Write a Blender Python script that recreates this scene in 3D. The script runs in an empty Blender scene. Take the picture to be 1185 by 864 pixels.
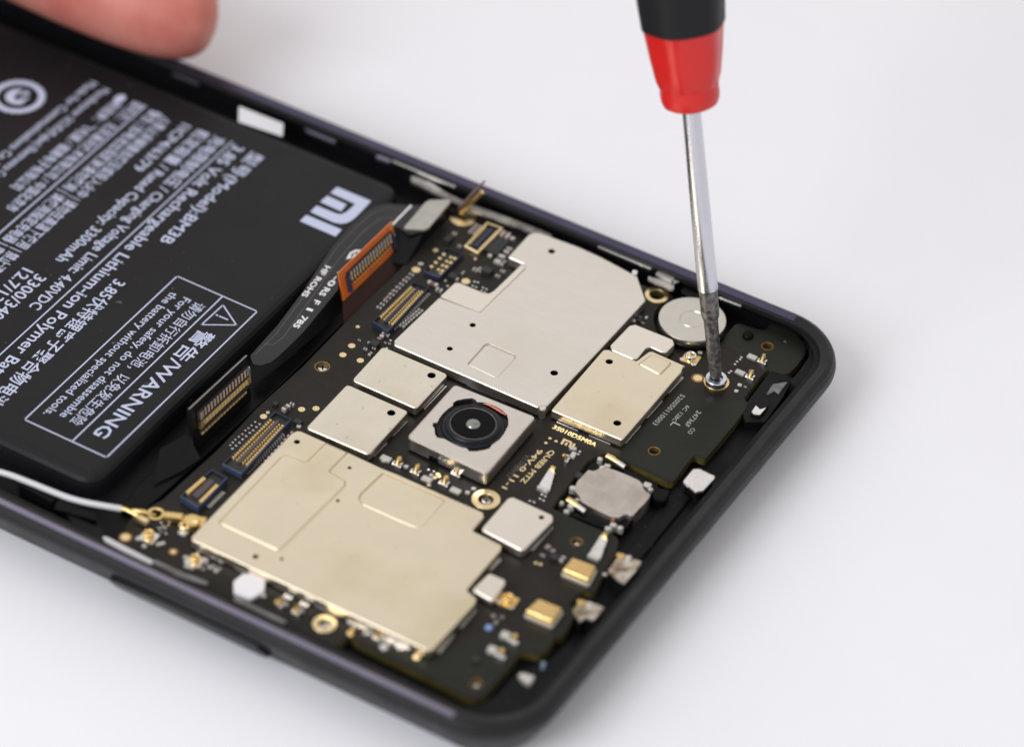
import bpy, math, random
from mathutils import Vector, Matrix
from mathutils.geometry import tessellate_polygon
random.seed(7)
S = bpy.context.scene
COL = S.collection
U = 0.001                                   # everything is measured in millimetres

# ------------------------------------------------------------------ camera geometry
FPX, PW, PH = 4396.45, 1185.0, 864.0
EL, AZ, RO = (math.radians(a) for a in (41.32504622, 118.7107, 3.40034693))
DIST = 426.0
_d = Vector((math.cos(AZ)*math.cos(EL), math.sin(AZ)*math.cos(EL), -math.sin(EL)))
_r = _d.cross(Vector((0, 0, 1))).normalized(); _u = _r.cross(_d)
CR = math.cos(RO)*_r + math.sin(RO)*_u
CU = -math.sin(RO)*_r + math.cos(RO)*_u
CD = _d
CAM = -CD*DIST

def pt(px, py, z):
    """point of the horizontal plane at height z (mm) that the photograph shows at px, py"""
    ray = CR*(px-PW/2) - CU*(py-PH/2) + CD*FPX
    t = (z-CAM.z)/ray.z
    return CAM + ray*t

def fr(x0, y0, s, pts):
    return [(x0+a/s, y0+b/s) for a, b in pts]

def pp(pts, z):
    return [(q.x, q.y) for q in (pt(a, b, z) for a, b in pts)]

# ------------------------------------------------------------------ materials
MATS = {}
def mat(name, col, rough=0.5, metal=0.0, noise=0.0, nscale=400.0, bump=0.0, bscale=2500.0, rvar=0.0,
        coat=0.0, sss=0.0, stretch=None, spec=0.5, col2=None, trans=0.0, stain=None, speck=0.0):
    m = bpy.data.materials.new(name); m.use_nodes = True
    nt = m.node_tree; b = nt.nodes['Principled BSDF']
    b.inputs['Base Color'].default_value = (*col, 1)
    b.inputs['Roughness'].default_value = rough
    b.inputs['Metallic'].default_value = metal
    b.inputs['Specular IOR Level'].default_value = spec
    if coat: b.inputs['Coat Weight'].default_value = coat; b.inputs['Coat Roughness'].default_value = .15
    if trans: b.inputs['Transmission Weight'].default_value = trans
    if sss:
        b.inputs['Subsurface Weight'].default_value = sss
        b.inputs['Subsurface Radius'].default_value = (1.0, .35, .2)
        b.inputs['Subsurface Scale'].default_value = .003
    tc = nt.nodes.new('ShaderNodeTexCoord'); mp = nt.nodes.new('ShaderNodeMapping')
    nt.links.new(tc.outputs['Object'], mp.inputs['Vector'])
    if stretch: mp.inputs['Scale'].default_value = stretch
    if noise or rvar or col2:
        n = nt.nodes.new('ShaderNodeTexNoise'); n.inputs['Scale'].default_value = nscale
        n.inputs['Detail'].default_value = 5; n.inputs['Roughness'].default_value = .6
        nt.links.new(mp.outputs[0], n.inputs['Vector'])
        if noise or col2:
            r = nt.nodes.new('ShaderNodeValToRGB')
            lo = col2 if col2 else tuple(max(0, c*(1-noise)) for c in col)
            hi = col if col2 else tuple(min(1, c*(1+noise)) for c in col)
            r.color_ramp.elements[0].position = .35; r.color_ramp.elements[1].position = .65
            r.color_ramp.elements[0].color = (*lo, 1); r.color_ramp.elements[1].color = (*hi, 1)
            nt.links.new(n.outputs['Fac'], r.inputs['Fac']); nt.links.new(r.outputs['Color'], b.inputs['Base Color'])
        if rvar:
            mr = nt.nodes.new('ShaderNodeMapRange')
            mr.inputs['From Min'].default_value = .3; mr.inputs['From Max'].default_value = .7
            mr.inputs['To Min'].default_value = max(.03, rough-rvar); mr.inputs['To Max'].default_value = min(1, rough+rvar)
            nt.links.new(n.outputs['Fac'], mr.inputs['Value']); nt.links.new(mr.outputs[0], b.inputs['Roughness'])
    if stain or speck:
        src = b.inputs['Base Color'].links[0].from_socket if b.inputs['Base Color'].links else None
        for k, (sc, lo, hi, c) in enumerate([q for q in ((stain[0], .52, .72, stain[1]) if stain else None, (900.0, .70, .76, tuple(v*speck for v in col)) if speck else None) if q]):
            n3 = nt.nodes.new('ShaderNodeTexNoise'); n3.inputs['Scale'].default_value = sc; n3.inputs['Detail'].default_value = 4
            r3 = nt.nodes.new('ShaderNodeMapRange'); r3.inputs['From Min'].default_value = lo; r3.inputs['From Max'].default_value = hi
            mx = nt.nodes.new('ShaderNodeMix'); mx.data_type = 'RGBA'
            nt.links.new(tc.outputs['Object'], n3.inputs['Vector']); nt.links.new(n3.outputs['Fac'], r3.inputs['Value'])
            nt.links.new(r3.outputs[0], mx.inputs['Factor'])
            if src: nt.links.new(src, mx.inputs['A'])
            else: mx.inputs['A'].default_value = (*col, 1)
            mx.inputs['B'].default_value = (*c, 1); nt.links.new(mx.outputs['Result'], b.inputs['Base Color']); src = mx.outputs['Result']
    if bump:
        n2 = nt.nodes.new('ShaderNodeTexNoise'); n2.inputs['Scale'].default_value = bscale; n2.inputs['Detail'].default_value = 3
        bp = nt.nodes.new('ShaderNodeBump'); bp.inputs['Strength'].default_value = bump
        bp.inputs['Distance'].default_value = .0001
        nt.links.new(mp.outputs[0], n2.inputs['Vector'])
        nt.links.new(n2.outputs['Fac'], bp.inputs['Height']); nt.links.new(bp.outputs[0], b.inputs['Normal'])
    MATS[name] = m
    return m

mat('table_white', (.83, .83, .88), .55, noise=.012, nscale=30, bump=.05, bscale=900)
mat('body_black', (.008, .008, .009), .44, spec=.30, stain=(120.0, (.014, .014, .015)), rvar=.08, nscale=300, bump=.06, bscale=4000)
mat('inner_black', (.005, .005, .006), .5, spec=.16, speck=14, rvar=.15, nscale=250, bump=.12, bscale=1500)
mat('gloss_black', (.003, .003, .0035), .3, spec=.12, rvar=.08, nscale=200)
mat('rail_metal_shaded', (.085, .077, .135), .32, metal=.8, noise=.1, nscale=150, rvar=.06)  # darkened copy of the rail metal; the far side's dimmer reflection is in the colour
mat('rail_metal', (.28, .255, .345), .30, metal=.85, noise=.08, nscale=150, rvar=.06)
mat('battery_foil', (.009, .009, .011), .46, spec=.22, rvar=.08, nscale=120, bump=.22, bscale=160, speck=9)
mat('print_white', (.52, .56, .74), .6)
mat('ink_white', (.75, .75, .76), .6)
mat('silk_grey', (.42, .42, .40), .6)
mat('board_mask', (.016, .0135, .011), .42, spec=.2, noise=.25, nscale=220, rvar=.06, bump=.04, bscale=2500)
mat('board_mask_green', (.015, .017, .012), .42, spec=.2, noise=.12, nscale=220, rvar=.06, bump=.04, bscale=2500)
mat('board_edge', (.075, .062, .014), .5, noise=.3, nscale=800)
mat('nickel', (.80, .755, .70), .34, metal=1, rvar=.05, nscale=350, stretch=(1, 5, 1), bump=.014, bscale=900, noise=.02, stain=(70.0, (.76, .71, .65)))
mat('nickel_warm', (.83, .74, .58), .36, metal=1, rvar=.05, nscale=160, bump=.012, bscale=900, noise=.025, stain=(95.0, (.75, .65, .47)), speck=.6)
mat('nickel_mid', (.81, .745, .64), .34, metal=1, rvar=.06, nscale=300, stretch=(2, 1, 1), bump=.025, bscale=1500, noise=.03, stain=(150.0, (.74, .67, .56)), speck=.35)
mat('nickel_pale', (.86, .80, .725), .38, metal=1, rvar=.05, nscale=300)
mat('camera_metal', (.72, .67, .63), .30, metal=1, rvar=.05, nscale=400, noise=.03)
mat('motor_steel', (.66, .63, .59), .30, metal=1, rvar=.06, nscale=500, noise=.03, bump=.03, bscale=3000)
mat('speaker_steel', (.66, .61, .56), .42, metal=1, col2=(.50, .46, .42), nscale=450, rvar=.1, bump=.2, bscale=900)
mat('steel_dirty', (.42, .40, .38), .4, metal=.85, col2=(.13, .11, .10), nscale=420, rvar=.15, bump=.4, bscale=1500)
mat('steel_plate', (.50, .49, .46), .45, metal=.9, noise=.06, nscale=900, bump=.1, bscale=5000)
mat('solder', (.82, .81, .80), .22, metal=1, bump=.25, bscale=3000)
mat('foil_silver', (.86, .85, .84), .28, metal=1, bump=1.0, bscale=1500, rvar=.12, nscale=900)
mat('gold', (.86, .62, .27), .30, metal=1, rvar=.08, nscale=900)
mat('gold_pin', (.88, .62, .26), .42, metal=.55)
mat('rose_pin', (.66, .49, .38), .42, metal=.55)
mat('silver_pin', (.62, .58, .55), .42, metal=.55)
mat('gold_pale', (.90, .72, .42), .34, metal=1, rvar=.08, nscale=900)
mat('copper', (.50, .20, .145), .4, metal=1)
mat('cap_brown', (.16, .10, .08), .5, noise=.3, nscale=1500)
mat('cap_grey', (.13, .115, .115), .5, noise=.3, nscale=1500)
mat('chip_black', (.016, .016, .018), .5)
mat('navy', (.016, .022, .055), .42, noise=.15, nscale=700)
mat('navy_light', (.030, .048, .095), .45, noise=.15, nscale=700)
mat('lens_black', (.003, .003, .004), .35, spec=.08)
mat('lens_ring', (.005, .006, .010), .33, spec=.28)
mat('pad_mottled', (.66, .62, .55), .4, metal=.6, col2=(.22, .15, .07), nscale=1300, bump=.3, bscale=2500)
mat('lens_highlight', (.30, .31, .29), .18, metal=.9)  # bright grey metal dome that stands in for the highlight on the lens
mat('orange_film', (.62, .13, .012), .32, noise=.12, nscale=300, coat=.3)
mat('flex_grey', (.022, .022, .024), .40, spec=.3, rvar=.05, nscale=200)
mat('flex_black', (.004, .004, .005), .35, spec=.2)
mat('film_shaded', (.026, .008, .004), .4, spec=.2)  # brown puts the lower film's shade and orange reflection into its colour
mat('cable_white', (.62, .61, .635), .35)
mat('ceramic_white', (.80, .77, .80), .5)
mat('pad_cream', (.62, .60, .56), .45, metal=.6, bump=.15, bscale=3000)
mat('red_plastic', (.60, .012, .010), .33, rvar=.04, nscale=150)
mat('rubber_black', (.006, .006, .007), .5, spec=.3, bump=.1, bscale=1200)
mat('chrome', (.66, .66, .70), .26, metal=1, rvar=.05, nscale=600)
mat('tip_worn', (.26, .235, .23), .45, metal=.7, col2=(.06, .055, .055), nscale=1700, rvar=.12, bump=.12, bscale=4000)
mat('zinc', (.66, .72, .80), .22, metal=1, rvar=.08, nscale=900)
mat('skin', (.64, .255, .205), .5, sss=.3, col2=(.50, .135, .105), nscale=75, bump=.25, bscale=1100)
mat('nail', (.70, .42, .34), .3, sss=.2)
mat('foam_grey', (.16, .155, .15), .8, noise=.3, nscale=900)
mat('label_white', (.62, .61, .64), .6)
mat('led_blue', (.20, .28, .36), .3)
mat('bar_grey', (.075, .06, .065), .5)
mat('blue_bead', (.20, .30, .56), .4)

# ------------------------------------------------------------------ mesh builder (mm)
def area2(p): return sum(p[i][0]*p[(i+1) % len(p)][1]-p[(i+1) % len(p)][0]*p[i][1] for i in range(len(p)))
def ccw(p): return list(p) if area2(p) > 0 else list(reversed(p))

def fillet(p, r, seg=4):
    p = ccw(p); out = []; n = len(p)
    for i in range(n):
        a, b, c = Vector(p[i-1]), Vector(p[i]), Vector(p[(i+1) % n])
        u, v = a-b, c-b
        lu, lv = u.length, v.length
        if lu < 1e-6 or lv < 1e-6: continue
        ang = u.angle(v)
        t = min(r/max(math.tan(ang/2), .2), .45*lu, .45*lv)
        if ang > math.radians(172): out.append((b.x, b.y)); continue
        s, e = b+u/lu*t, b+v/lv*t
        for k in range(seg+1):
            q = k/seg
            w = s*(1-q)**2 + b*2*q*(1-q) + e*q*q
            out.append((w.x, w.y))
    return out

def offset(p, d):
    """inward offset of a CCW outline"""
    n = len(p); out = []
    for i in range(n):
        a, b, c = Vector(p[i-1]), Vector(p[i]), Vector(p[(i+1) % n])
        e1, e2 = (b-a), (c-b)
        if e1.length < 1e-9: e1 = e2
        if e2.length < 1e-9: e2 = e1
        e1.normalize(); e2.normalize()
        n1, n2 = Vector((-e1.y, e1.x)), Vector((-e2.y, e2.x))
        m = n1+n2
        if m.length < 1e-6: m = n1.copy()
        m.normalize()
        k = d/max(.35, m.dot(n1))
        out.append((b.x+m.x*k, b.y+m.y*k))
    return out

def circ(cx, cy, r, n=20, a0=0.0):
    return [(cx+r*math.cos(a0+2*math.pi*i/n), cy+r*math.sin(a0+2*math.pi*i/n)) for i in range(n)]

class MB:
    def __init__(s): s.v = []; s.f = []; s.m = []
    def add(s, vs, fs, mi=0):
        o = len(s.v); s.v += [tuple(q) for q in vs]
        for f in fs: s.f.append(tuple(i+o for i in f)); s.m.append(mi)
    def cap(s, loops, z, mi=0, up=True):
        L = [[Vector((x, y, 0)) for x, y in l] for l in loops]
        flat = [q for l in L for q in l]
        tri = tessellate_polygon(L)
        fs = []
        for a, b, c in tri:
            nz = (flat[b]-flat[a]).cross(flat[c]-flat[a]).z
            if (nz < 0) == up: a, c = c, a
            fs.append((a, b, c))
        s.add([(q.x, q.y, z) for q in flat], fs, mi)
    def strip(s, l0, z0, l1, z1, mi=0, flip=False):
        n = len(l0)
        vs = [(x, y, z0) for x, y in l0]+[(x, y, z1) for x, y in l1]
        fs = [(i, (i+1) % n, n+(i+1) % n, n+i) for i in range(n)]
        if flip: fs = [tuple(reversed(f)) for f in fs]
        s.add(vs, fs, mi)
    def prism(s, poly, z0, z1, b=0.0, mi=0, ms=None, holes=(), bottom=False, drop=None):
        """outline extruded z0..z1 with a rounded top edge b; holes are loops that go right through"""
        p = ccw(poly); ms = mi if ms is None else ms
        if b > 0:
            s.strip(p, z0, p, z1-b, ms)
            o1 = offset(p, b*.3); o2 = offset(p, b)
            s.strip(p, z1-b, o1, z1-b*.3, mi); s.strip(o1, z1-b*.3, o2, z1, mi)
        else:
            o2 = p; s.strip(p, z0, p, z1, ms)
        hl = [ccw(h) for h in holes]
        s.cap([o2]+hl, z1, mi)
        for h in hl: s.strip(h, z1, h, (z0 if drop is None else z1-drop), ms)
        if bottom: s.cap([p]+hl, z0, mi, up=False)
    def lid(s, poly, z0, z1, b=.12, holes=(), recesses=(), mi=0, hd=.2):
        """pressed metal lid: rounded rim, round holes, shallow pressed panels (loop, depth)"""
        p = ccw(poly)
        o1 = offset(p, b*.12); o2 = offset(p, b*.45); o3 = offset(p, b)
        s.strip(p, z0, p, z1-b, mi); s.strip(p, z1-b, o1, z1-b*.55, mi)
        s.strip(o1, z1-b*.55, o2, z1-b*.14, mi); s.strip(o2, z1-b*.14, o3, z1, mi)
        loops = [o3]
        for h in holes: loops.append(ccw(h))
        for l, dep in recesses: loops.append(ccw(l))
        s.cap(loops, z1, mi)
        for h in holes:
            h = ccw(h); s.strip(h, z1, h, z1-hd, mi)
        for l, dep in recesses:
            l = ccw(l); i1 = offset(l, .045); i2 = offset(l, .10+abs(dep)*.9)
            g = .13+max(dep, 0)
            s.strip(l, z1, i1, z1-g, mi); s.strip(i1, z1-g, i2, z1-dep, mi)
            s.cap([i2], z1-dep, mi)
    def box(s, c, ang, lx, ly, z0, z1, mi=0, b=0.0):
        ca, sa = math.cos(ang), math.sin(ang)
        p = [(c[0]+x*ca-y*sa, c[1]+x*sa+y*ca) for x, y in ((-lx/2, -ly/2), (lx/2, -ly/2), (lx/2, ly/2), (-lx/2, ly/2))]
        if b > 0: p = fillet(p, b, 2)
        s.prism(p, z0, z1, b, mi)
    def cyl(s, c, r, z0, z1, n=24, b=0.0, mi=0): s.prism(circ(c[0], c[1], r, n), z0, z1, b, mi)
    def ring(s, c, r0, r1, z0, z1, n=28, b=0.0, mi=0):
        o = circ(c[0], c[1], r1, n); i = circ(c[0], c[1], r0, n)
        o2 = circ(c[0], c[1], r1-b, n); i2 = circ(c[0], c[1], r0+b, n)
        s.strip(o, z0, o, z1-b, mi)
        if b: s.strip(o, z1-b, o2, z1, mi); s.strip(i2, z1, i, z1-b, mi)
        s.strip(i, z1-b, i, z0, mi)
        s.strip(o2, z1, i2, z1, mi)
    def lathe(s, base, axis, prof, n=32, mi=0, close=True):
        """profile [(r, t)] turned about axis through base"""
        ax = Vector(axis).normalized(); e1 = ax.orthogonal().normalized(); e2 = ax.cross(e1)
        vs = []; fs = []
        for r, t in prof:
            for k in range(n):
                a = 2*math.pi*k/n
                vs.append(Vector(base)+ax*t+(e1*math.cos(a)+e2*math.sin(a))*r)
        for j in range(len(prof)-1):
            for k in range(n):
                fs.append((j*n+k, j*n+(k+1) % n, (j+1)*n+(k+1) % n, (j+1)*n+k))
        if close:
            fs.append(tuple(reversed(range(n)))); fs.append(tuple(range((len(prof)-1)*n, len(prof)*n)))
        s.add(vs, fs, mi)
    def tube(s, pts, r, n=10, mi=0):
        pts = [Vector(q) for q in pts]; rs = r if isinstance(r, (list, tuple)) else [r]*len(pts)
        vs = []; fs = []; prev = None
        for i, q in enumerate(pts):
            t = (pts[min(i+1, len(pts)-1)]-pts[max(i-1, 0)]).normalized()
            if prev is None: e1 = t.orthogonal().normalized()
            else: e1 = (prev-t*prev.dot(t)).normalized()
            prev = e1; e2 = t.cross(e1)
            for k in range(n):
                a = 2*math.pi*k/n; vs.append(q+(e1*math.cos(a)+e2*math.sin(a))*rs[i])
        for j in range(len(pts)-1):
            for k in range(n): fs.append((j*n+k, j*n+(k+1) % n, (j+1)*n+(k+1) % n, (j+1)*n+k))
        fs.append(tuple(reversed(range(n)))); fs.append(tuple(range((len(pts)-1)*n, len(pts)*n)))
        s.add(vs, fs, mi)
    def slab(s, o, eu, ev, n, th, mi=0):
        """plate: corner o, edge vectors eu, ev, thickness th along n"""
        o = Vector(o); n = Vector(n).normalized()*th
        b = [o, o+eu, o+eu+ev, o+ev]; t = [q+n for q in b]
        s.add(b+t, [(3, 2, 1, 0), (4, 5, 6, 7), (0, 1, 5, 4), (1, 2, 6, 5), (2, 3, 7, 6), (3, 0, 4, 7)], mi)

WO = {}
def place(name, me, o, parent=None):
    ob = bpy.data.objects.new(name, me); COL.objects.link(ob)
    WO[ob.name] = o
    if parent is None: ob.location = o*U
    else:
        ob.parent = parent; ob.location = (o-WO[parent.name])*U
    return ob

def thing(name, label, cat, at, group=None):
    e = bpy.data.objects.new(name, None); COL.objects.link(e)
    e.empty_display_size = .005
    e.location = Vector(at)*U; WO[e.name] = Vector(at)
    return tag(e, label, cat, group)
def tag(o, label=None, cat=None, group=None, kind=None):
    if label: o['label'] = label
    if cat: o['category'] = cat
    if group: o['group'] = group
    if kind: o['kind'] = kind
    return o
def _build(s, name, mats, parent=None, angle=38, smooth=True, label=None):
    if isinstance(mats, str): mats = [mats]
    xs = [q[0] for q in s.v]; ys = [q[1] for q in s.v]; zs = [q[2] for q in s.v]
    o = Vector(((min(xs)+max(xs))/2, (min(ys)+max(ys))/2, min(zs)))
    me = bpy.data.meshes.new(name)
    me.from_pydata([((x-o.x)*U, (y-o.y)*U, (z-o.z)*U) for x, y, z in s.v], [], s.f)
    for m in mats: me.materials.append(MATS[m])
    for p, mi in zip(me.polygons, s.m): p.material_index = mi; p.use_smooth = smooth
    me.update()
    if smooth: me.set_sharp_from_angle(angle=math.radians(angle))
    ob = place(name, me, o, parent)
    if label: ob['label'] = label
    return ob
MB.build = _build

# ------------------------------------------------------------------ text as flat printed meshes
_TC = {}
def glyphs(body, bold=0.0):
    k = (body, bold)
    if k in _TC: return _TC[k]
    c = bpy.data.curves.new('t', 'FONT'); c.body = body; c.resolution_u = 2; c.fill_mode = 'BOTH'; c.offset = bold
    o = bpy.data.objects.new('t', c); COL.objects.link(o)
    dg = bpy.context.evaluated_depsgraph_get(); dg.update()
    me = bpy.data.meshes.new_from_object(o.evaluated_get(dg))
    vs = [tuple(v.co) for v in me.vertices]; fs = [tuple(p.vertices) for p in me.polygons]
    bpy.data.objects.remove(o); bpy.data.curves.remove(c); bpy.data.meshes.remove(me)
    _TC[k] = (vs, fs); return vs, fs
_hv = glyphs('H')[0]
CAPH = max(v[1] for v in _hv)-min(v[1] for v in _hv)

def text(mb, body, p0, p1, z, h, bold=0.0, mi=0):
    """letters from pixel p0 to pixel p1 along their baseline on the plane z; h = capital height in mm"""
    a, b = pt(*p0, z), pt(*p1, z)
    r = (b-a); L = r.length; r.normalize(); up = Vector((0, 0, 1)).cross(r)
    vs, fs = glyphs(body, bold)
    x0 = min(v[0] for v in vs); x1 = max(v[0] for v in vs)
    sx = L/(x1-x0); sy = h/CAPH
    mb.add([a+r*((x-x0)*sx)+up*(y*sy) for x, y, _ in vs], fs, mi)

def line(mb, p0, p1, z, w, mi=0):
    a, b = pt(*p0, z), pt(*p1, z)
    r = (b-a).normalized(); n = Vector((0, 0, 1)).cross(r)*(w/2)
    mb.add([a-n-r*w/2, b-n+r*w/2, b+n+r*w/2, a+n-r*w/2], [(0, 1, 2, 3)], mi)

def flat(mb, poly, z, mi=0): mb.cap([ccw(poly)], z, mi)

# ================================================================== the table
ZR = -.8                                      # height of the table top; the tray floor of the phone is the reference
mb = MB(); mb.cap([[(-1500, -1100), (1500, -1100), (1500, 1900), (-1500, 1900)]], ZR)
tag(mb.build('table', 'table_white'), kind='structure')

# ================================================================== phone body
X0, X1, Y0, Y1 = -118.0, 32.76, -54.1, 21.05
def rr(d, r=8.2, n=12, x1=None, y0=None, y1=None):
    a0, a1, b0, b1 = X0+d, X1-d, Y0+d, Y1-d; r = max(.4, r-d); out = []
    if x1 is not None: a1 = x1
    if y0 is not None: b0 = y0
    if y1 is not None: b1 = y1
    for cx, cy, a in ((a1-r, b0+r, -90), (a1-r, b1-r, 0), (a0+r, b1-r, 90), (a0+r, b0+r, 180)):
        for k in range(n+1):
            t = math.radians(a+90*k/n); out.append((cx+r*math.cos(t), cy+r*math.sin(t)))
    return out
phone = thing('phone_body', 'open black phone body with its back cover off, lying on the white table', 'phone', ((X0+X1)/2, (Y0+Y1)/2, ZR))
mb = MB()
prof = [(3.3, .0), (2.75, .35), (2.2, 1.1), (1.55, 2.2), (.95, 3.3), (.42, 4.3), (.06, 5.2), (.0, 5.6), (.12, 6.2), (.42, 6.7), (.9, 6.95), (1.86, 6.66), (1.93, 6.5), (1.98, 6.2)]
for (d0, z0), (d1, z1) in zip(prof, prof[1:]): mb.strip(rr(d0), z0+ZR, rr(d1), z1+ZR)
mb.cap([rr(3.3)], ZR, 0, up=False)
mb.build('outer_shell', 'body_black', phone, angle=50)
mb = MB()   # inner tray
L = [rr(1.98), rr(2.2, x1=X1-2.6), rr(2.3, x1=X1-2.75, y0=Y0+2.3, y1=Y1-1.9), rr(2.6, 6.5, x1=X1-2.9, y0=Y0+3.3, y1=Y1-1.3), rr(2.7, 6.4, x1=X1-3.0, y0=Y0+3.4, y1=Y1-1.25)]
LZ = (5.4, 5.35, 4.95, 4.8, 2.6)
for k in range(4): mb.strip(L[k], LZ[k], L[k+1], LZ[k+1])
mb.cap([L[-1]], 2.6)
mb.build('inner_tray', 'inner_black', phone, angle=40)
for m_, (ya, za), (yb, zb) in (('rail_metal_shaded', (Y1-1.72, 6.76), (Y1-1.0, 6.97)), ('rail_metal', (Y0+.52, 7.00), (Y0+1.05, 6.99))):   # polished chamfer of each long side, same metal with the far one coloured darker
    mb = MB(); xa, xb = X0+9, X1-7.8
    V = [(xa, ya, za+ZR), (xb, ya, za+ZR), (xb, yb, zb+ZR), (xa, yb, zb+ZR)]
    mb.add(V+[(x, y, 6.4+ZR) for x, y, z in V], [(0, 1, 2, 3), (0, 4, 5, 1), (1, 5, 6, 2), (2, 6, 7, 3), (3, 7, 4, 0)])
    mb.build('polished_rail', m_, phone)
# long key in the near side wall
a, b = pt(131, 668, 1.7), pt(313, 760, 1.7)
mb = MB()
y0 = Y0-.28
n = 10; prof2 = []
L0, L1, zc, rz = a.x, b.x, 1.95, 1.35
loop = [(L1-rz+rz*math.cos(t), zc+rz*math.sin(t)) for t in [math.radians(-90+18*k) for k in range(11)]] + \
       [(L0+rz+rz*math.cos(t), zc+rz*math.sin(t)) for t in [math.radians(90+18*k) for k in range(11)]]
m_ = len(loop)
wall = lambda z: Y0+.42+(4.3+ZR-z)*.56
r0 = [(x, wall(z)+1.2, z) for x, z in loop]; r1 = [(x, wall(z)-.12, z) for x, z in loop]
cx_, cz_ = (L0+L1)/2, zc
r2 = [(x+(-.25 if x > cx_ else .25), wall(cz_+(z-cz_)*.78)-.62, cz_+(z-cz_)*.78) for x, z in loop]
mb.add(r0+r1+r2, [(k, (k+1) % m_, m_+(k+1) % m_, m_+k) for k in range(m_)]+[(m_+k, m_+(k+1) % m_, 2*m_+(k+1) % m_, 2*m_+k) for k in range(m_)]+[tuple(range(2*m_, 3*m_))])
mb.build('side_key', 'gloss_black', phone, label='long glossy black key in the near side wall')

def plate(parent, name, m, poly, z0, z1, b=.05, r=.15, label=None):
    q = MB(); q.prism(fillet(pp(poly, z1), r, 3), z0, z1, b); return q.build(name, m, parent, label=label)

# antenna contacts and shiny strips on the far inner wall
for P, z, w, m in (([(455, 185), (528, 215)], 5.6, .55, 'solder'), ([(436, 180), (452, 186)], 5.6, .5, 'rail_metal'),
                   ([(693, 284), (754, 310)], 5.5, .5, 'solder'), ([(761, 314), (779, 323)], 5.4, .75, 'steel_plate'),
                   ([(832, 343.5), (858, 353.5)], 5.5, .3, 'solder')):
    a, b = pt(*P[0], z), pt(*P[1], z)
    q = MB(); q.box(((a.x+b.x)/2, (a.y+b.y)/2), math.atan2(b.y-a.y, b.x-a.x), (b-a).length, w, z-.45, z, 0, .06)
    q.build('antenna_contact', m, phone)
plate(phone, 'shield_strip', 'steel_dirty', [(476, 203), (500, 212), (515, 222), (545, 236), (590, 252), (622, 264), (640, 272), (633, 275), (600, 263), (560, 248), (522, 233), (505, 224), (475, 209)], 4.6, 5.0)
plate(phone, 'shield_strip', 'steel_plate', [(750, 319.5), (780, 326.5), (780, 335), (773, 333.5), (750, 323.5)], 4.6, 4.9)
plate(phone, 'contact_dot', 'foil_silver', [(732, 312), (738, 313), (737, 318), (731, 317)], 4.6, 5.0)
plate(phone, 'contact_dot', 'foil_silver', [(778, 320), (785, 321), (786, 326), (780, 326)], 5.0, 5.3)
# raised ribs, slots and parts of the tray
for poly, z1 in (([(352, 146), (362, 146), (390, 158), (388, 165), (356, 152)], 5.2),
                 ([(200, 78), (232, 90), (230, 97), (200, 85)], 5.2)):
    plate(phone, 'tray_rib', 'rail_metal', poly, 4.8, z1)
plate(phone, 'tray_rib', 'gloss_black', [(790, 332), (828, 344), (826, 356), (800, 346), (788, 338)], 4.0, 5.0)
plate(phone, 'tray_rib', 'inner_black', [(20, 546), (22, 560), (60, 580), (75, 572)], 2.6, 4.5)
plate(phone, 'tray_rib', 'gloss_black', [(68, 577), (110, 594), (112, 602), (62, 588)], 2.6, 4.9)
plate(phone, 'tray_rib', 'inner_black', [(75, 592), (120, 612), (118, 628), (88, 610)], 2.6, 4.6)
plate(phone, 'foam_strip', 'label_white', fr(0, 540, 5.92, [(700, 470), (740, 480), (1050, 640), (1040, 665), (980, 655), (720, 510)]), 4.6, 5.05)
plate(phone, 'foam_strip', 'foam_grey', fr(150, 600, 5.92, [(170, 275), (370, 365), (540, 430), (520, 450), (330, 390), (160, 300)]), 4.6, 5.03)
plate(phone, 'foam_strip', 'foam_grey', fr(150, 600, 5.92, [(710, 530), (740, 535), (1080, 700), (1050, 715), (720, 560)]), 4.6, 5.03)
# pads on the tray floor along the top end
plate(phone, 'conductive_pad', 'foil_silver', fr(780, 440, 5.92, [(55, 690), (130, 600), (175, 597), (285, 650), (280, 670), (200, 755), (150, 760)]), 4.3, 4.7, .25, .4, 'crumpled silver foam pad on the tray')
plate(phone, 'conductive_pad', 'foil_silver', fr(780, 440, 5.92, [(530, 212), (562, 165), (590, 195), (640, 178), (590, 235), (545, 230)]), 4.15, 4.3, .1, .1, 'torn silver foil tab on the tray')
plate(phone, 'conductive_pad', 'foam_grey', fr(820, 340, 5.92, [(440, 615), (545, 598), (480, 685), (455, 660), (405, 690), (400, 675)]), 3.85, 4.0, .1, .1, 'smoky grey tab on the tray')
for poly in (fr(620, 600, 5.92, [(495, 350), (580, 235), (640, 262), (728, 290), (690, 350), (612, 440), (560, 410)]),
             fr(620, 600, 5.92, [(252, 625), (310, 555), (400, 575), (470, 605), (400, 690), (345, 670), (305, 700)])):
    q = MB(); P = pp(poly, 4.9); q.prism(fillet(P, .2), 4.55, 4.9, .08, 0)
    c = (sum(x for x, y in P)/len(P), sum(y for x, y in P)/len(P))
    pad = q.build('contact_block', 'pad_mottled', phone)
    q = MB(); q.prism(offset(ccw(P), .2), 2.6, 4.56, 0); q.build('block_base', 'inner_black', pad)
    q = MB(); a = pt(poly[1][0]+1, poly[1][1]+3, 4.9)
    q.box((a.x, a.y-.1), .3, .9, .55, 4.9, 5.15, 0, .1); q.build('gold_finger', 'gold', pad)
    q = MB(); q.cyl((a.x+.85, a.y+.05), 0.33, 4.9, 5.2, 14, .14); q.build('solder_dot', 'foil_silver', pad)
    q = MB(); q.box((c[0]-.25, c[1]-.55), .5, 1.3, .35, 4.9, 5.02, 0, .05); q.build('gold_finger', 'cap_brown', pad)
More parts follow.
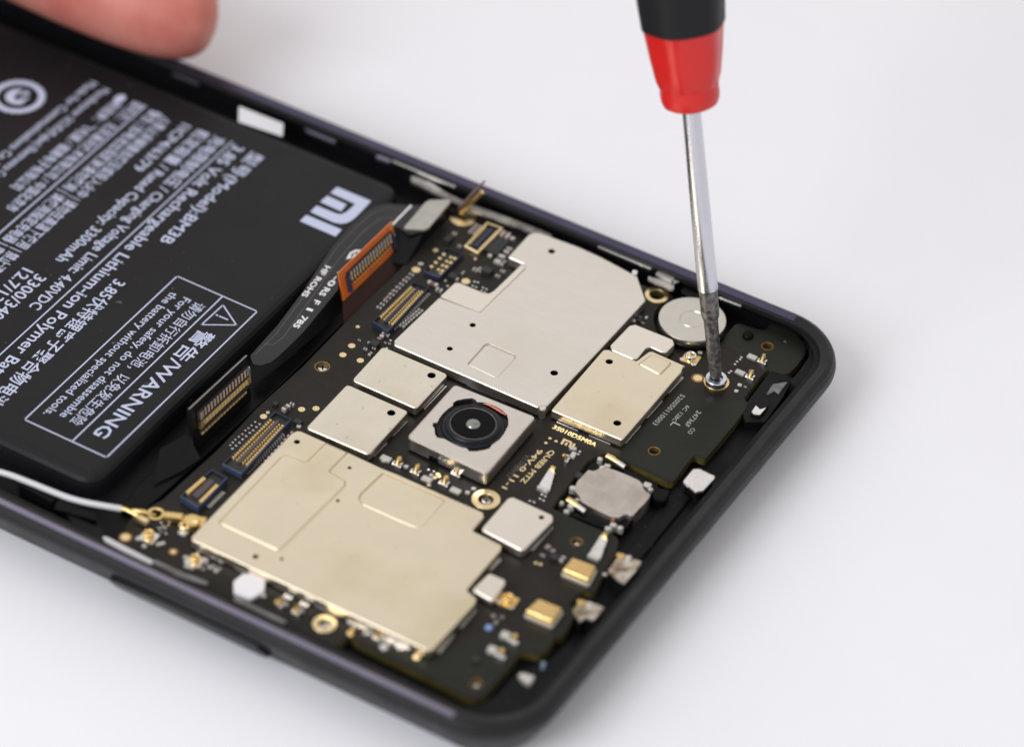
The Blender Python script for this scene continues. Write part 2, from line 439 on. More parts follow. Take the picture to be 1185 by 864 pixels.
plate(phone, 'conductive_pad', 'pad_cream', fr(450, 718, 5.92, [(880, 360), (920, 350), (1005, 375), (970, 430), (920, 405)]), 2.6, 4.0, .15, .2, 'small cream pad beside the corner of the board')
q = MB(); c = pt(629, 766.5, 4.2); q.cyl((c.x, c.y), .26, 2.6, 4.2, 14, .12); q.build('indicator_lamp', 'led_blue', phone)
plate(phone, 'tray_ledge', 'inner_black', [(930, 386), (937, 399), (937, 411), (926, 427), (914, 441), (921, 449), (944, 424), (953, 406), (952, 392), (940, 380)], 2.6, 4.9, .15, .5)
plate(phone, 'tray_ledge', 'inner_black', [(556, 812), (575, 803), (596, 780), (640, 760), (660, 742), (668, 752), (612, 820), (588, 836), (560, 838), (520, 822)], 2.6, 3.4, .15, .8)
for pts_, z_ in (([(868, 478), (876, 466), (890, 468), (880, 482)], 4.15), ([(888, 458), (896, 444), (911, 441), (902, 456)], 3.85)):
    plate(phone, 'tray_rib', 'inner_black', pts_, 2.6, z_)
plate(phone, 'tray_rib', 'inner_black', fr(780, 440, 5.92, [(75, 685), (135, 615), (270, 655), (190, 740), (155, 745)]), 2.6, 4.31)
# raised wall of the tray beside the speaker recess
plate(phone, 'tray_rib', 'inner_black', [(782, 560), (800, 575), (735, 655), (725, 640)], 2.6, 3.0, .2, .4)
plate(phone, 'tray_rib', 'gloss_black', [(752, 562), (776, 566), (770, 580), (757, 578)], 2.6, 4.0, .2, .4)
plate(phone, 'tray_rib', 'inner_black', [(858, 474), (892, 428), (919, 437), (906, 460), (886, 488), (862, 488)], 2.6, 3.84, .1, .3)

# ================================================================== battery
bat = thing('battery', 'flat black pouch battery with white printed text filling the left of the phone', 'battery', (-68, -15, 2.6))
ZB = 5.55
p1 = pt(457, 221, ZB); p2 = pt(118, 553, ZB)
bx = (p1.x+p2.x)/2+.3
q = MB()
outl = fillet([(-114, p2.y-1.2), (bx-.3, p2.y-1.2), (bx+.1, p1.y+1.2), (-114, p1.y+1.2)], 2.6, 6)
o = [offset(outl, d) for d in (0, .12, .4, .85, 1.4)]
for (l0, z0), (l1, z1) in zip(list(zip([o[0]]+o, (2.6, 4.2, 4.85, 5.25, 5.47, ZB)))[:-1], list(zip([o[0]]+o, (2.6, 4.2, 4.85, 5.25, 5.47, ZB)))[1:]):
    q.strip(l0, z0, l1, z1)
q.cap([o[-1]], ZB); body = q.build('pouch', 'battery_foil', bat, angle=60)
ZP = ZB+.015
q = MB()
A = fr
text(q, '型号(Model):BM3B', (292.5, 175.5), (184, 278.5), ZP, 1.42, .012)
text(q, '3.85伏特锂离子聚合物电池', (133.5, 322.5), (-16, 466), ZP, 1.42, .012)
text(q, '3.85 Volt Rechargeable Lithium-ion Polymer Battery', (271.5, 167), (-34, 453), ZP, 1.42, .012)
line(q, (268.5, 164), (-10, 419.5), ZP, .17)
text(q, '充电限制电压 / Charging Voltage Limit: 4.40VDC', (250, 157), (33, 354.5), ZP, 1.32, .012)
text(q, '额定容量 / Rated Capacity: 3300mAh', (231, 149.5), (64, 300), ZP, 1.32, .012)
text(q, '1ICP4/63/79', (211, 142.5), (153, 194.5), ZP, 1.3, .012)
text(q, '3300/3400mAh', (42.5, 316.5), (-48, 398), ZP, 1.42, .012)
text(q, '12.7/13.1Wh', (27, 309.5), (-45, 374), ZP, 1.42, .012)
text(q, '△禁止拆解撞击挤压或投入火中 | 请勿在高温下使用 | 禁止浸水', (189, 134.5), (-20, 318), ZP, 1.2, .012)
text(q, '警告 | 如电池出现鼓胀请勿使用 | 请使用指定充电器 | 废弃', (176.5, 127), (-20, 297), ZP, 1.2, .012)
line(q, (168.5, 122.5), (-10, 278), ZP, .2)
text(q, '委托方：北京通讯技术有限公司 / 中国北京市', (156.5, 117), (6, 241), ZP, 1.15, .012)
text(q, '制造商：飞毛腿 / 福建电子有限公司', (131, 117), (12, 216), ZP, 1.15, .012)
text(q, '●', (139, 108), (128.5, 116.5), ZP, 1.15, .0)
text(q, 'Manufacturer: SCUD(Fujian) Electronics Co.,Ltd', (119.5, 101.5), (-22, 214), ZP, 1.1, .012)
text(q, 'Made for Communications Co.,Ltd', (105, 93.5), (-20, 195), ZP, 1.1, .012)
q.build('printed_text', 'print_white', bat)
q = MB()   # warning panel
TL, TR, BR, BL = (205, 319.5), (297.6, 360.2), (123.3, 529), (28.4, 485.2)
for a, b in ((TL, TR), (TR, BR), (BR, BL), (BL, TL), ((256.8, 343.6), (84.2, 509.8))): line(q, a, b, ZP, .17)
for a, b in (((258, 352.8), (273.6, 376)), ((273.6, 376), (233.2, 375.6)), ((233.2, 375.6), (258, 352.8))): line(q, a, b, ZP, .17)
line(q, (254.5, 366), (263, 369.6), ZP, .2); line(q, (250.8, 364.4), (251.4, 364.65), ZP, .22)
text(q, '警告/WARNING', (233.5, 380.3), (107, 501.5), ZP, 1.62, .012)
text(q, '请勿自行拆卸电池，以免发生危险', (227.5, 349), (80.5, 488), ZP, 1.12, .004)
text(q, 'For your safety, do not disassemble', (213, 343.5), (68.5, 480.5), ZP, 1.0, .008)
text(q, 'the battery without specialized tools.', (198.5, 337.5), (49.5, 478), ZP, 1.0, .008)
q.build('warning_panel', 'print_white', bat)
q = MB()
F330 = lambda pts: pp(fr(330, 200, 7.9, pts), ZP)
flat(q, F330([(413, 183), (475, 130), (785, 258), (730, 318), (680, 370), (640, 410), (600, 440), (560, 458), (510, 466), (440, 452), (230, 357), (288, 300), (470, 374), (500, 380), (530, 374), (560, 358), (600, 325), (640, 285)]), ZP)
flat(q, F330([(320, 265), (385, 210), (562, 290), (510, 352)]), ZP)
flat(q, F330([(135, 440), (195, 385), (518, 520), (460, 582)]), ZP)
q.build('maker_emblem', 'print_white', bat)
q = MB()
c = pt(21, 112, ZP); R = (pt(21+32, 112, ZP)-c).length
n = 40
q.ring((c.x, c.y), R*.74, R*.98, ZB-.01, ZP, 44)
for k in range(22):
    t = 2*math.pi*k/22; q.box((c.x+R*.98*math.cos(t), c.y+R*.98*math.sin(t)), t, .22, .3, ZB-.01, ZP)
q.cap([circ(c.x, c.y, R*.47, 30)], ZP)
q.build('round_emblem', 'print_white', bat)
q = MB(); text(q, 'S', (26.5, 103.5), (14, 114.5), ZP+.01, 1.9, .03); q.build('emblem_letter', 'battery_foil', bat)
# loose white pull tab on the far edge
q = MB(); P = fr(200, 60, 3.927, [(300, 252), (500, 330), (497, 385), (298, 318)])
a, b, c2, d2 = pt(*P[0], 6.5), pt(*P[1], 6.5), pt(*P[2], ZB+.05), pt(*P[3], ZB+.05)
th = Vector((0, .12, .05))
q.add([a, b, c2, d2, a+th, b+th, c2+th, d2+th], [(0, 3, 2, 1), (4, 5, 6, 7), (0, 1, 5, 4), (1, 2, 6, 5), (2, 3, 7, 6), (3, 0, 4, 7)])
tag(q.build('pull_tab', 'label_white'), 'white adhesive pull tab between the battery and the far side of the frame', 'tab')

# ================================================================== circuit board
ZT = 3.9                                     # top of the bare board
ZS = 5.2                                     # top of the metal lids
pcb = thing('circuit_board', 'black circuit board carrying metal shield lids in the right of the phone', 'circuit board', (5, -18, 2.9))
OUT = [(145, 611), (150, 601), (165, 590), (188, 578), (253, 519), (296, 473), (350, 424), (420, 352), (494, 281), (517, 255), (524, 243), (532, 239),
       (625, 279), (700, 311), (745, 330), (774, 337)]
cm = pt(801, 371, ZT); RM = 4.35
c0 = pt(774, 337, ZT); c1 = pt(834, 391, ZT)
OUTM = pp(OUT, ZT)
# notch round the coin motor
a0 = math.atan2(c0.y-cm.y, c0.x-cm.x); a1 = math.atan2(c1.y-cm.y, c1.x-cm.x)
if a1 < a0: a1 += 2*math.pi
OUTM += [(cm.x+RM*math.cos(a0+(a1-a0)*k/18), cm.y+RM*math.sin(a0+(a1-a0)*k/18)) for k in range(19)]
OUT2 = [(850.4, 375.5), (856, 374), (877, 381), (885, 382), (892.6, 374.6), (897.7, 373), (908, 377), (921, 386.5), (929.8, 395.7), (933, 402.5), (931.5, 411), (921, 424.5), (913, 432),
        (906, 433), (899, 430.5), (890, 427), (884, 431), (861, 461), (866, 466), (864, 473), (854, 485.6), (850, 491.5), (816.3, 531), (811, 530), (805, 526.5), (801, 528), (783, 553), (779, 557.5), (772, 557), (723.7, 534), (708, 526), (700, 525), (693, 527),
        (680.6, 533), (642.6, 581), (639, 587), (645, 593), (698, 613.5), (711, 618.6), (715.5, 624), (712.6, 641.5), (696, 669), (689, 684.5), (684, 685), (675.7, 683), (657.9, 697.5),
        (666, 704), (665, 714), (652, 735), (642.6, 738), (634, 752), (624, 758.5), (612, 754.5), (602, 755), (592, 767), (570, 794), (560, 806), (549.7, 809), (538, 806), (500.7, 785.6), (450, 762), (412, 742), (405, 733),
        (392, 747), (380, 746), (340, 726), (310, 712), (250, 684), (185, 653), (143, 633)]
OUTM += pp(OUT2, ZT)
OUTM = fillet(OUTM, .25, 2)
RINGS = [((760.3, 341.2), 14.2, 8.8), ((536, 251.5), 15.6, 6.5), ((562.3, 577.5), 16.8, 9), ((375.5, 721.5), 14.2, 7.5), ((180.5, 594), 10.5, 6.8)]
HOLES = [((888, 400.5), 7.2), ((757, 521.5), 7.4), ((667.5, 626.5), 7.6), ((551.5, 790), 7.6), ((373, 424), 9.4)]
def rpx(c, r, z): return (pt(c[0]+r, c[1], z)-pt(c[0], c[1], z)).length
holes = []
for c, r1, r0 in RINGS:
    w = pt(*c, ZT); holes.append(circ(w.x, w.y, rpx(c, r0, ZT), 20))
for c, r in HOLES:
    w = pt(*c, ZT); holes.append(circ(w.x, w.y, rpx(c, r*.80, ZT), 20))
q = MB(); q.prism(OUTM, 2.95, ZT, .06, 0, 1, holes=holes); q.build('board', ['board_mask', 'board_edge'], pcb)
def rim_(c, r0, r1, z1, m, name, n=28):
    w = pt(*c, ZT); q = MB(); q.ring((w.x, w.y), rpx(c, r0, ZT), rpx(c, r1, ZT), ZT-.6, z1, n, .03); return q.build(name, m, pcb)
for c, r1, r0 in RINGS: rim_(c, r0, r1, ZT+.05, 'gold_pale' if c[0] > 300 else 'gold', 'gold_ring')
mat('hole_rim', (.28, .14, .035), .4, metal=.5, noise=.2, nscale=1200)
for c, r in HOLES: rim_(c, r*.80, r, ZT+.015, 'hole_rim', 'hole_rim')
rim_((829, 443), 5, 15, ZT+.25, 'gold', 'gold_ring')

# green, lighter tail of the board
def inside(p, poly):
    c = False; n = len(poly)
    for i in range(n):
        (x0, y0), (x1, y1) = poly[i-1], poly[i]
        if (y0 > p[1]) != (y1 > p[1]) and p[0] < (x1-x0)*(p[1]-y0)/(y1-y0)+x0: c = not c
    return c
rimholes = []
for c, r in HOLES+[((829, 443), 14)]:
    w = pt(*c, ZT); rimholes.append(circ(w.x, w.y, rpx(c, r*.98, ZT), 24))
q = MB()
for poly in ([(836, 392), (851, 379), (857, 377), (876, 384), (885, 385), (893, 378), (899, 376), (908, 380), (919, 388), (927, 396), (930, 403), (928.5, 410), (918, 423), (911, 429.5), (905, 430), (890, 424), (852, 408)],
             [(795, 452), (840, 468), (862, 461), (863, 471), (848, 490), (815, 528), (805, 524), (781, 552), (774, 553.5), (726, 532), (704, 522), (724, 512)],
             [(608, 741), (655, 700), (661, 706), (648, 733), (640, 736), (631, 750), (612, 752), (600, 753), (588, 769), (566, 794), (550, 805.5), (540, 803), (503, 784), (452, 759.5), (482, 764), (560, 740)],
             [(640, 588), (700, 617), (711, 622), (708, 640), (690, 670), (660, 655), (642, 600)]):
    P_ = ccw(fillet(pp(poly, ZT), .3)); q.cap([P_]+[h for h in rimholes if inside(h[0], P_)], ZT+.006)
q.build('green_mask', 'board_mask_green', pcb)

# ------------------------------------------------------------------ metal lids
def can(name, poly, holes, recs, m, z1=ZS, r=.45, b=.16, label=None, z0=ZT-.02, parent=None):
    q = MB()
    hs = []
    for (c, rad) in holes:
        w = pt(*c, z1); hs.append(circ(w.x, w.y, rpx(c, rad, z1), 18))
    rc = [(fillet(pp(l, z1), rr_, 3), d) for l, d, rr_ in recs]
    q.lid(fillet(pp(poly, z1), r, 4), z0+.32, z1, b, hs, rc)
    return q.build(name, m, parent or pcb, label=label)
def fence(poly, z1=ZS, inset=.22, parent=None):
    q = MB(); p = offset(fillet(pp(poly, z1), .4, 3), inset); q.strip(p, ZT-.05, p, z1-.3, 0)
    return q.build('shield_frame', 'chip_black', parent)
UP = [(456.2, 393.4), (508.2, 343.7), (555.2, 361.2), (608.5, 309.8), (606, 305), (587.6, 297.2), (611.6, 271.3), (617.5, 268.8), (625.5, 269.2), (670, 285.4), (697, 297.7), (737.6, 319.6), (747.3, 347.3), (633.5, 469), (621.8, 471), (456, 399)]
u_can = can('shield_lid', UP, [((547, 376), 3.7), ((520.5, 403.3), 3.6), ((638.3, 290.8), 4.2), ((641.3, 431.4), 4.6)],
            [([(540, 421), (560.5, 398), (566, 397), (595.7, 410.2), (597.4, 414), (577.2, 436), (572, 436.5)], .12, .3)], 'nickel', ZS+.15, .22, .18, label='largest silver lid, stepped at its upper left edge')
fence(UP, ZS+.15, .25, u_can)
TAB = [(508.8, 343.2), (526.5, 327), (531, 326.8), (560, 338.8), (566, 339.4), (571.6, 336.2), (597.5, 311.5), (604, 305), (608.8, 309.3), (555.4, 361.4)]
q = MB(); q.prism(fillet(pp(TAB, ZS-.02), .3, 3), ZS-.3, ZS-.02, .08); q.build('lid_step', 'nickel_pale', u_can)
q = MB(); w = pt(628, 471, ZS); q.cyl((w.x, w.y), .42, ZT, ZS+.05, 18, .2); q.build('corner_post', 'nickel_pale', u_can)
S2P = [(407, 439.7), (442.8, 400.6), (518.8, 433), (481.8, 472.8)]
c = can('shield_lid', S2P, [((499.4, 434.2), 5)], [], 'nickel_mid', ZS, .5, .16, 'square lid with small dents, next to the camera'); fence(S2P, ZS, .2, c)
S3P = [(353.8, 494.8), (401.6, 444.3), (472.8, 475.8), (426.6, 526)]
c = can('shield_lid', S3P, [((452.8, 477.5), 5)], [], 'nickel_mid', ZS, .45, .15, 'smooth square lid to the left of the camera'); fence(S3P, ZS, .2, c)
S4P = [(637.6, 474.2), (698, 404.6), (704, 404.2), (736.5, 417.6), (750.5, 406.8), (755, 406.4), (791.5, 422.5), (788.5, 430), (720, 509)]
c = can('shield_lid', S4P, [((705, 418.3), 4.4), ((714.3, 489.3), 4.8)],
        [([(738, 421.5), (753, 410.4), (757, 410.4), (776.5, 419), (776.5, 422), (765, 434), (761, 433.5)], -.10, .2)], 'nickel_warm', ZS, .25, .15, 'warm toned lid beside the coin motor'); fence(S4P, ZS, .22, c)
S4B = [(706, 399.5), (728, 376.6), (735, 375), (778.6, 392.5), (780.6, 398), (771, 407.6), (765, 406.6), (752.5, 401), (747, 403), (737.5, 414.6), (732, 415.2), (708, 405)]
c = can('shield_lid', S4B, [], [], 'nickel_pale', ZS, .3, .16, 'small L shaped lid'); fence(S4B, ZS, .2, c)
LP = [(221.5, 620.5), (337.5, 501), (344, 498), (349, 498.8), (405, 524), (441, 541), (459, 548), (518.5, 574.6), (559, 592.3), (560, 597.6), (546.6, 613.6), (580.5, 630.2), (579.5, 636), (539.8, 682), (551.4, 691.8), (549.8, 698), (500, 752), (494.5, 752), (222, 624.5)]
l_can = can('shield_lid', LP, [((343.6, 511), 3.7), ((404.5, 541), 2.4), ((391, 579), 2.4), ((295.7, 643.5), 3.6), ((326, 646.3), 2.2)],
            [([(252.5, 604.3), (325, 528.2), (331, 526), (354, 534.8), (376.5, 512.2), (403, 523.8), (381.5, 545.4), (400, 556), (400.3, 562), (327, 634.5), (321, 637.8), (256.5, 607.5)], -.10, .25),
             ([(443, 545.6), (416.7, 570.6), (414.4, 576), (418, 583), (474, 608), (484, 610.6), (490.5, 608), (515.4, 579.6), (513, 576)], .11, .4)], 'nickel_warm', ZS, .25, .15, label='largest warm toned lid with pressed panels')
fence(LP, ZS, .25, l_can)
S5P = [(556, 612), (587, 576.5), (593, 574), (639.8, 595.5), (640, 602), (605, 637.5)]
c = can('shield_lid', S5P, [((626.6, 598.3), 3.4)], [], 'nickel_pale', ZS, .5, .2, 'small square lid behind the two gold microphones'); fence(S5P, ZS, .2, c)
S6P = [(545.5, 681.5), (566, 661.8), (585.8, 670.5), (584, 676), (570, 695)]
c = can('shield_lid', S6P, [], [], 'nickel_pale', 4.95, .35, .25, 'tiny pale lid in the notch of the big warm lid')
# bright solder strips at the feet of the lids
for a, b, w in (((722.5, 513), (740.5, 492.5), .3), ((748, 483.5), (765.5, 464), .3), ((772.5, 455), (790, 437), .3), ((644, 488.4), (669.5, 498.4), .28), ((682, 503.5), (707, 514), .28),
                ((516, 447), (490.5, 473.5), .28), ((470.4, 488), (454, 504.8), .25), ((447, 512.5), (431.8, 528.5), .25), ((549.5, 706), (532, 726), .42), ((524, 734), (507, 755), .42), ((579, 647), (566.5, 660), .35),
                ((228, 634.5), (260.5, 650.5), .4), ((272, 655), (284.7, 662), .4), ((319, 676.5), (350.5, 691.5), .4), ((365, 699), (394, 713.5), .4), ((540, 445.5), (621, 479), .14), ((638.8, 610), (614.8, 636.8), .35),
                ((560, 620), (600, 640), .3), ((410, 447.5), (440, 461), .3), ((447, 463.5), (475, 476.5), .3), ((357, 503), (382, 514), .25)):
    p, r_ = pt(*a, ZT), pt(*b, ZT)
    q = MB(); q.box(((p.x+r_.x)/2, (p.y+r_.y)/2), math.atan2(r_.y-p.y, r_.x-p.x), (r_-p).length, w, ZT, ZT+.14, 0, .04); q.build('solder_strip', 'pad_cream' if w >= .3 else 'solder', pcb)

# ------------------------------------------------------------------ connectors on the board
def bil(C, u, v):
    a, b, c, d = C
    return (a*(1-u)+b*u)*(1-v)+(d*(1-u)+c*u)*v
def connector(px, z1, rows, body, pins, rimw=.16, label=None, inner=None, round_=False, pinm='gold'):
    """px: corners far-left, far-right, near-right, near-left; rows: (v fraction across, u0, u1, count, size)"""
    C = [Vector((q.x, q.y, 0)) for q in (pt(*p, z1) for p in px)]
    P = [(c.x, c.y) for c in C]
    q = MB(); p = ccw(P); i = offset(p, rimw)
    q.strip(p, ZT, p, z1-.05); o = offset(p, .05); q.strip(p, z1-.05, o, z1); q.strip(o, z1, i, z1); q.strip(i, z1, i, z1-.35, 1); q.cap([i], z1-.35, 1)
    con = q.build('connector', [body, 'chip_black'], pcb, label=label)
    if inner:
        q = MB(); a, b, t0, t1 = inner
        L = [bil(C, t0, a), bil(C, t0, b), bil(C, t1, b), bil(C, t1, a)]
        q.prism([(w.x, w.y) for w in L], z1-.36, z1-.02, .05); q.build('centre_bar', 'navy' if body == 'gold_pale' else ('bar_grey' if body == 'navy_light' else 'navy'), con)
    if pinm == 'gold': pinm = 'gold_pin'
    for (u, v0, v1, n, lx, ly, dz) in rows:
        q = MB()
        d = (C[3]-C[0]); ang = math.atan2(d.y, d.x)
        for k in range(n):
            w = bil(C, u, v0+(v1-v0)*(k+.5)/n)
            if round_: q.cyl((w.x, w.y), lx, z1-.4, z1+dz, 10, .06)
            else: q.box((w.x, w.y), ang, lx, ly, z1-.4, z1+dz, 0, .03)
        q.build('pin_row', pinm, con)
    return con
# large board connector by the orange film
connector([(479, 325.5), (496.5, 332), (449, 384), (431, 371.5)], 4.65,
          [(.14, .10, .86, 17, .17, .3, .0), (.34, .10, .86, 17, .17, .2, -.1), (.66, .10, .86, 17, .17, .2, -.1), (.87, .10, .86, 17, .17, .32, .0)], 'navy', 'gold', .12, 'long navy connector beside the largest silver lid', (.08, .88, .42, .58))
connector([(318.5, 475.5), (337.5, 484.5), (279.5, 548), (257, 536.5)], 4.65,
          [(.15, .12, .86, 18, .17, .28, .0), (.34, .12, .86, 18, .16, .18, -.1), (.66, .12, .86, 18, .16, .2, -.08), (.87, .12, .86, 18, .17, .3, .0)], 'navy_light', 'gold', .12, 'long slate blue connector beside the largest warm lid', (.1, .86, .42, .58))
connector([(245, 542.5), (263.5, 552), (229.5, 586.5), (208.5, 573.5)], 4.75,
          [(.10, .28, .84, 8, .3, .42, .02), (.88, .28, .86, 8, .3, .42, .02)], 'navy_light', 'gold', .14, 'short slate blue connector by the cable plug', (.24, .8, .32, .66))
connector([(563.5, 256.5), (582.5, 263.5), (553, 293), (537, 284.5)], 4.6, [(.14, .14, .86, 10, .2, .2, -.02), (.86, .14, .86, 10, .2, .2, -.02)], 'gold_pale', 'gold', .26, 'gold rimmed socket near the broken ring', (.15, .85, .36, .64))
connector([(517, 286.5), (536, 293.8), (509, 321), (490, 313.5)], 4.45, [(.16, .15, .85, 4, .24, .24, .03), (.58, .15, .85, 4, .2, .2, .0), (.82, .15, .85, 4, .24, .24, .03)], 'navy', 'gold_pale', .1, 'short navy connector with round gold contacts', None, True, 'gold_pale')

# ------------------------------------------------------------------ pads, capacitors, chips
def small(name, mats, c, lx, ly, h, ang, z0=ZT, b=.04, label=None, ends=0.0):
    w = pt(c[0], c[1], z0+h)
    q = MB()
    if ends:
        q.box((w.x, w.y), ang, lx*(1-2*ends), ly*.96, z0, z0+h*.94, 0, 0)
        for s in (-1, 1):
            d = s*(lx*(1-ends)/2); q.box((w.x+math.cos(ang)*d, w.y+math.sin(ang)*d), ang, lx*ends, ly, z0, z0+h, 1, b)
    else: q.box((w.x, w.y), ang, lx, ly, z0, z0+h, 0, b)
    return q.build(name, mats, pcb, label=label)
AX, AY = 0.0, math.pi/2
for c, r, brown in (((407, 400), 4.2, 0), ((396.8, 410.5), 4.2, 0), ((417, 417), 4.2, 0), ((349, 473.5), 4.2, 0), ((365.7, 472.5), 4.2, 0), ((305, 481.8), 4.2, 0),
                    ((481.5, 312.2), 5.2, 0), ((539, 325.5), 5.2, 0), ((807.5, 437.3), 5.2, 1), ((145.2, 621.3), 5.6, 1), ((200.5, 638), 3.2, 1), ((504, 289.5), 3.2, 0), ((414, 378), 2.4, 0),
                    ((482, 760), 4.2, 0), ((405.6, 732.5), 4.4, 0), ((620, 651), 2.2, 0), ((625.5, 652.5), 2.2, 0), ((285, 566.5), 2.0, 0)):
    w = pt(*c, ZT); q = MB(); q.cyl((w.x, w.y), rpx(c, r, ZT), ZT-.05, ZT+.02, 20, .01); q.build('test_pad', 'gold_pale', pcb)
    if brown:
        q = MB(); q.ring((w.x, w.y), rpx(c, r, ZT), rpx(c, r+2.6, ZT), ZT-.05, ZT+.01, 24); q.build('pad_halo', 'hole_rim', pcb)

def padrow(a, b, n, lx, ly, h, ang, m='silver_pin', jit=0.0):
    q = MB()
    for k in range(n):
        t = (k+.5)/n; w = pt(a[0]+(b[0]-a[0])*t, a[1]+(b[1]-a[1])*t, ZT)
        q.box((w.x+random.uniform(-jit, jit), w.y+random.uniform(-jit, jit)), ang, lx, ly, ZT, ZT+h, 0, .03)
    q.build('solder_row', m, pcb)
padrow((454, 381.5), (496, 339.5), 18, .62, .16, .15, AX)
padrow((284, 545.5), (328, 501.5), 18, .42, .16, .15, AX)
padrow((286, 549), (330, 503.5), 18, .12, .12, .06, AX)
padrow((241, 587), (259, 569), 8, .5, .16, .12, AX)
padrow((268, 521), (303, 489), 9, .26, .2, .1, AX, jit=.06); padrow((264, 517), (297, 487), 9, .22, .16, .08, AX, jit=.06)
def caprow(a, b, n, lx, ly, h, ang, m='cap_brown'):
    for k in range(n):
        t = (k+.5)/n; small('capacitor', [m, 'silver_pin'], (a[0]+(b[0]-a[0])*t, a[1]+(b[1]-a[1])*t), lx*random.uniform(.9, 1.08), ly, h, ang+random.uniform(-.05, .05), ends=.3)
caprow((464, 377.5), (488, 357), 8, .62, .3, .26, AX, 'cap_grey')
caprow((292, 552), (341, 498), 13, .55, .3, .24, AX, 'cap_brown')
caprow((437, 357), (478, 315), 11, .55, .26, .2, AX, 'cap_grey')
caprow((444, 347), (470, 321), 6, .3, .2, .14, AX, 'cap_brown')
caprow((545, 270), (555, 259), 3, .9, .34, .3, AX, 'cap_brown')
for a, k in (((488, 368), 1), ((496, 352), 1)): pass
# larger single parts
for c, lx, ly, h, ang, m in (((588, 288.8), .9, .7, .35, AY, 'cap_grey'), ((578.5, 298.8), 1.5, .8, .4, AY+.05, 'cap_grey'), ((582.5, 303.5), .8, .35, .3, AY, 'cap_grey'), ((585, 270.5), 1.0, .9, .5, AX, 'cap_brown'),
                             ((556, 311), .5, .7, .3, AX, 'cap_brown'), ((582, 313), .5, .38, .25, AX, 'cap_brown'), ((576.3, 318.5), .5, .38, .25, AX, 'cap_brown'), ((550.5, 311), .6, .5, .3, AX, 'cap_grey'),
                             ((501, 327), 1.3, .42, .35, AX, 'cap_brown'), ((508.5, 334.5), .75, .5, .35, AX, 'cap_grey'), ((527, 321.5), .7, .42, .3, AX+.2, 'cap_grey'), ((536, 314.8), .45, .25, .2, AY, 'cap_grey'),
                             ((526, 269.5), .5, .45, .3, AX, 'cap_brown'), ((532, 284), .4, .35, .25, AX, 'cap_grey'), ((331, 470.5), .95, .55, .5, AY-.15, 'cap_brown'), ((338, 466.5), .5, .35, .45, AX, 'cap_grey'),
                             ((428, 396), .5, .28, .2, AX, 'cap_grey'), ((423, 403), .45, .3, .2, AX, 'cap_grey'), ((428.5, 408.5), .5, .35, .25, AY, 'cap_grey'), ((433, 402), .45, .28, .2, AX, 'cap_grey'),
                             ((416, 393), .35, .2, .15, AX, 'cap_grey'), ((439, 391), .4, .25, .2, AX, 'cap_grey'), ((446, 396), .3, .22, .15, AX, 'cap_grey'), ((451, 397), .3, .22, .15, AX, 'cap_grey'), ((446.5, 385.5), .9, .35, .3, AX, 'cap_grey'),
                             ((671, 561.5), .5, .4, .3, AX, 'cap_grey'), ((640, 636), .4, .4, .2, AX, 'cap_grey'), ((628, 641.5), .45, .3, .2, AX, 'cap_grey'), ((634, 631.5), .4, .6, .25, AX, 'cap_grey'), ((651, 645.5), .7, .45, .35, AY, 'cap_grey'),
                             ((574, 719), .3, .55, .25, AX, 'cap_grey'), ((571, 711.5), .4, .4, .2, AX, 'cap_brown'), ((581, 713), .35, .3, .2, AX, 'cap_brown'),
                             ((744, 373), .35, .2, .15, AX, 'cap_brown'), ((741, 366), .25, .2, .15, AX, 'cap_brown'), ((729, 371), .5, .3, .2, AY, 'cap_brown'),
                             ((235, 657), .4, .35, .2, AX, 'cap_grey'), ((247, 655), .45, .45, .25, AX, 'cap_grey'), ((253, 657.5), .4, .5, .25, AX, 'cap_grey'), ((190, 609), .5, .4, .3, AX, 'cap_grey'), ((186, 614), .3, .25, .2, AX, 'cap_grey'), ((211, 615.5), .95, .4, .3, AX, 'ceramic_white'),
                             ((862.5, 447), .3, .25, .12, AX, 'cap_grey'), ((853, 452), .3, .3, .12, AX, 'cap_grey')):
    small('capacitor', [m, 'silver_pin'], c, lx, ly, h, ang, ends=.28)
for c, lx, ly, h, ang in (((574, 284), 1.9, 2.7, .4, AX), ((564, 311.5), 1.15, 1.0, .55, AX), ((524.5, 318), .9, .9, .45, AX), ((433.7, 396), 1.0, .9, .5, AX), ((319, 466), .55, .5, .4, AX), ((345, 487), .9, .7, .4, AX), ((642, 643), .9, .8, .4, AX), ((519, 275), .8, 1.2, .5, AX), ((740, 369.5), .55, .5, .3, AX), ((551, 762), .75, .75, .3, AX), ((670, 549), .8, .8, .35, AX)):
    small('chip', 'chip_black', c, lx, ly, h, ang)
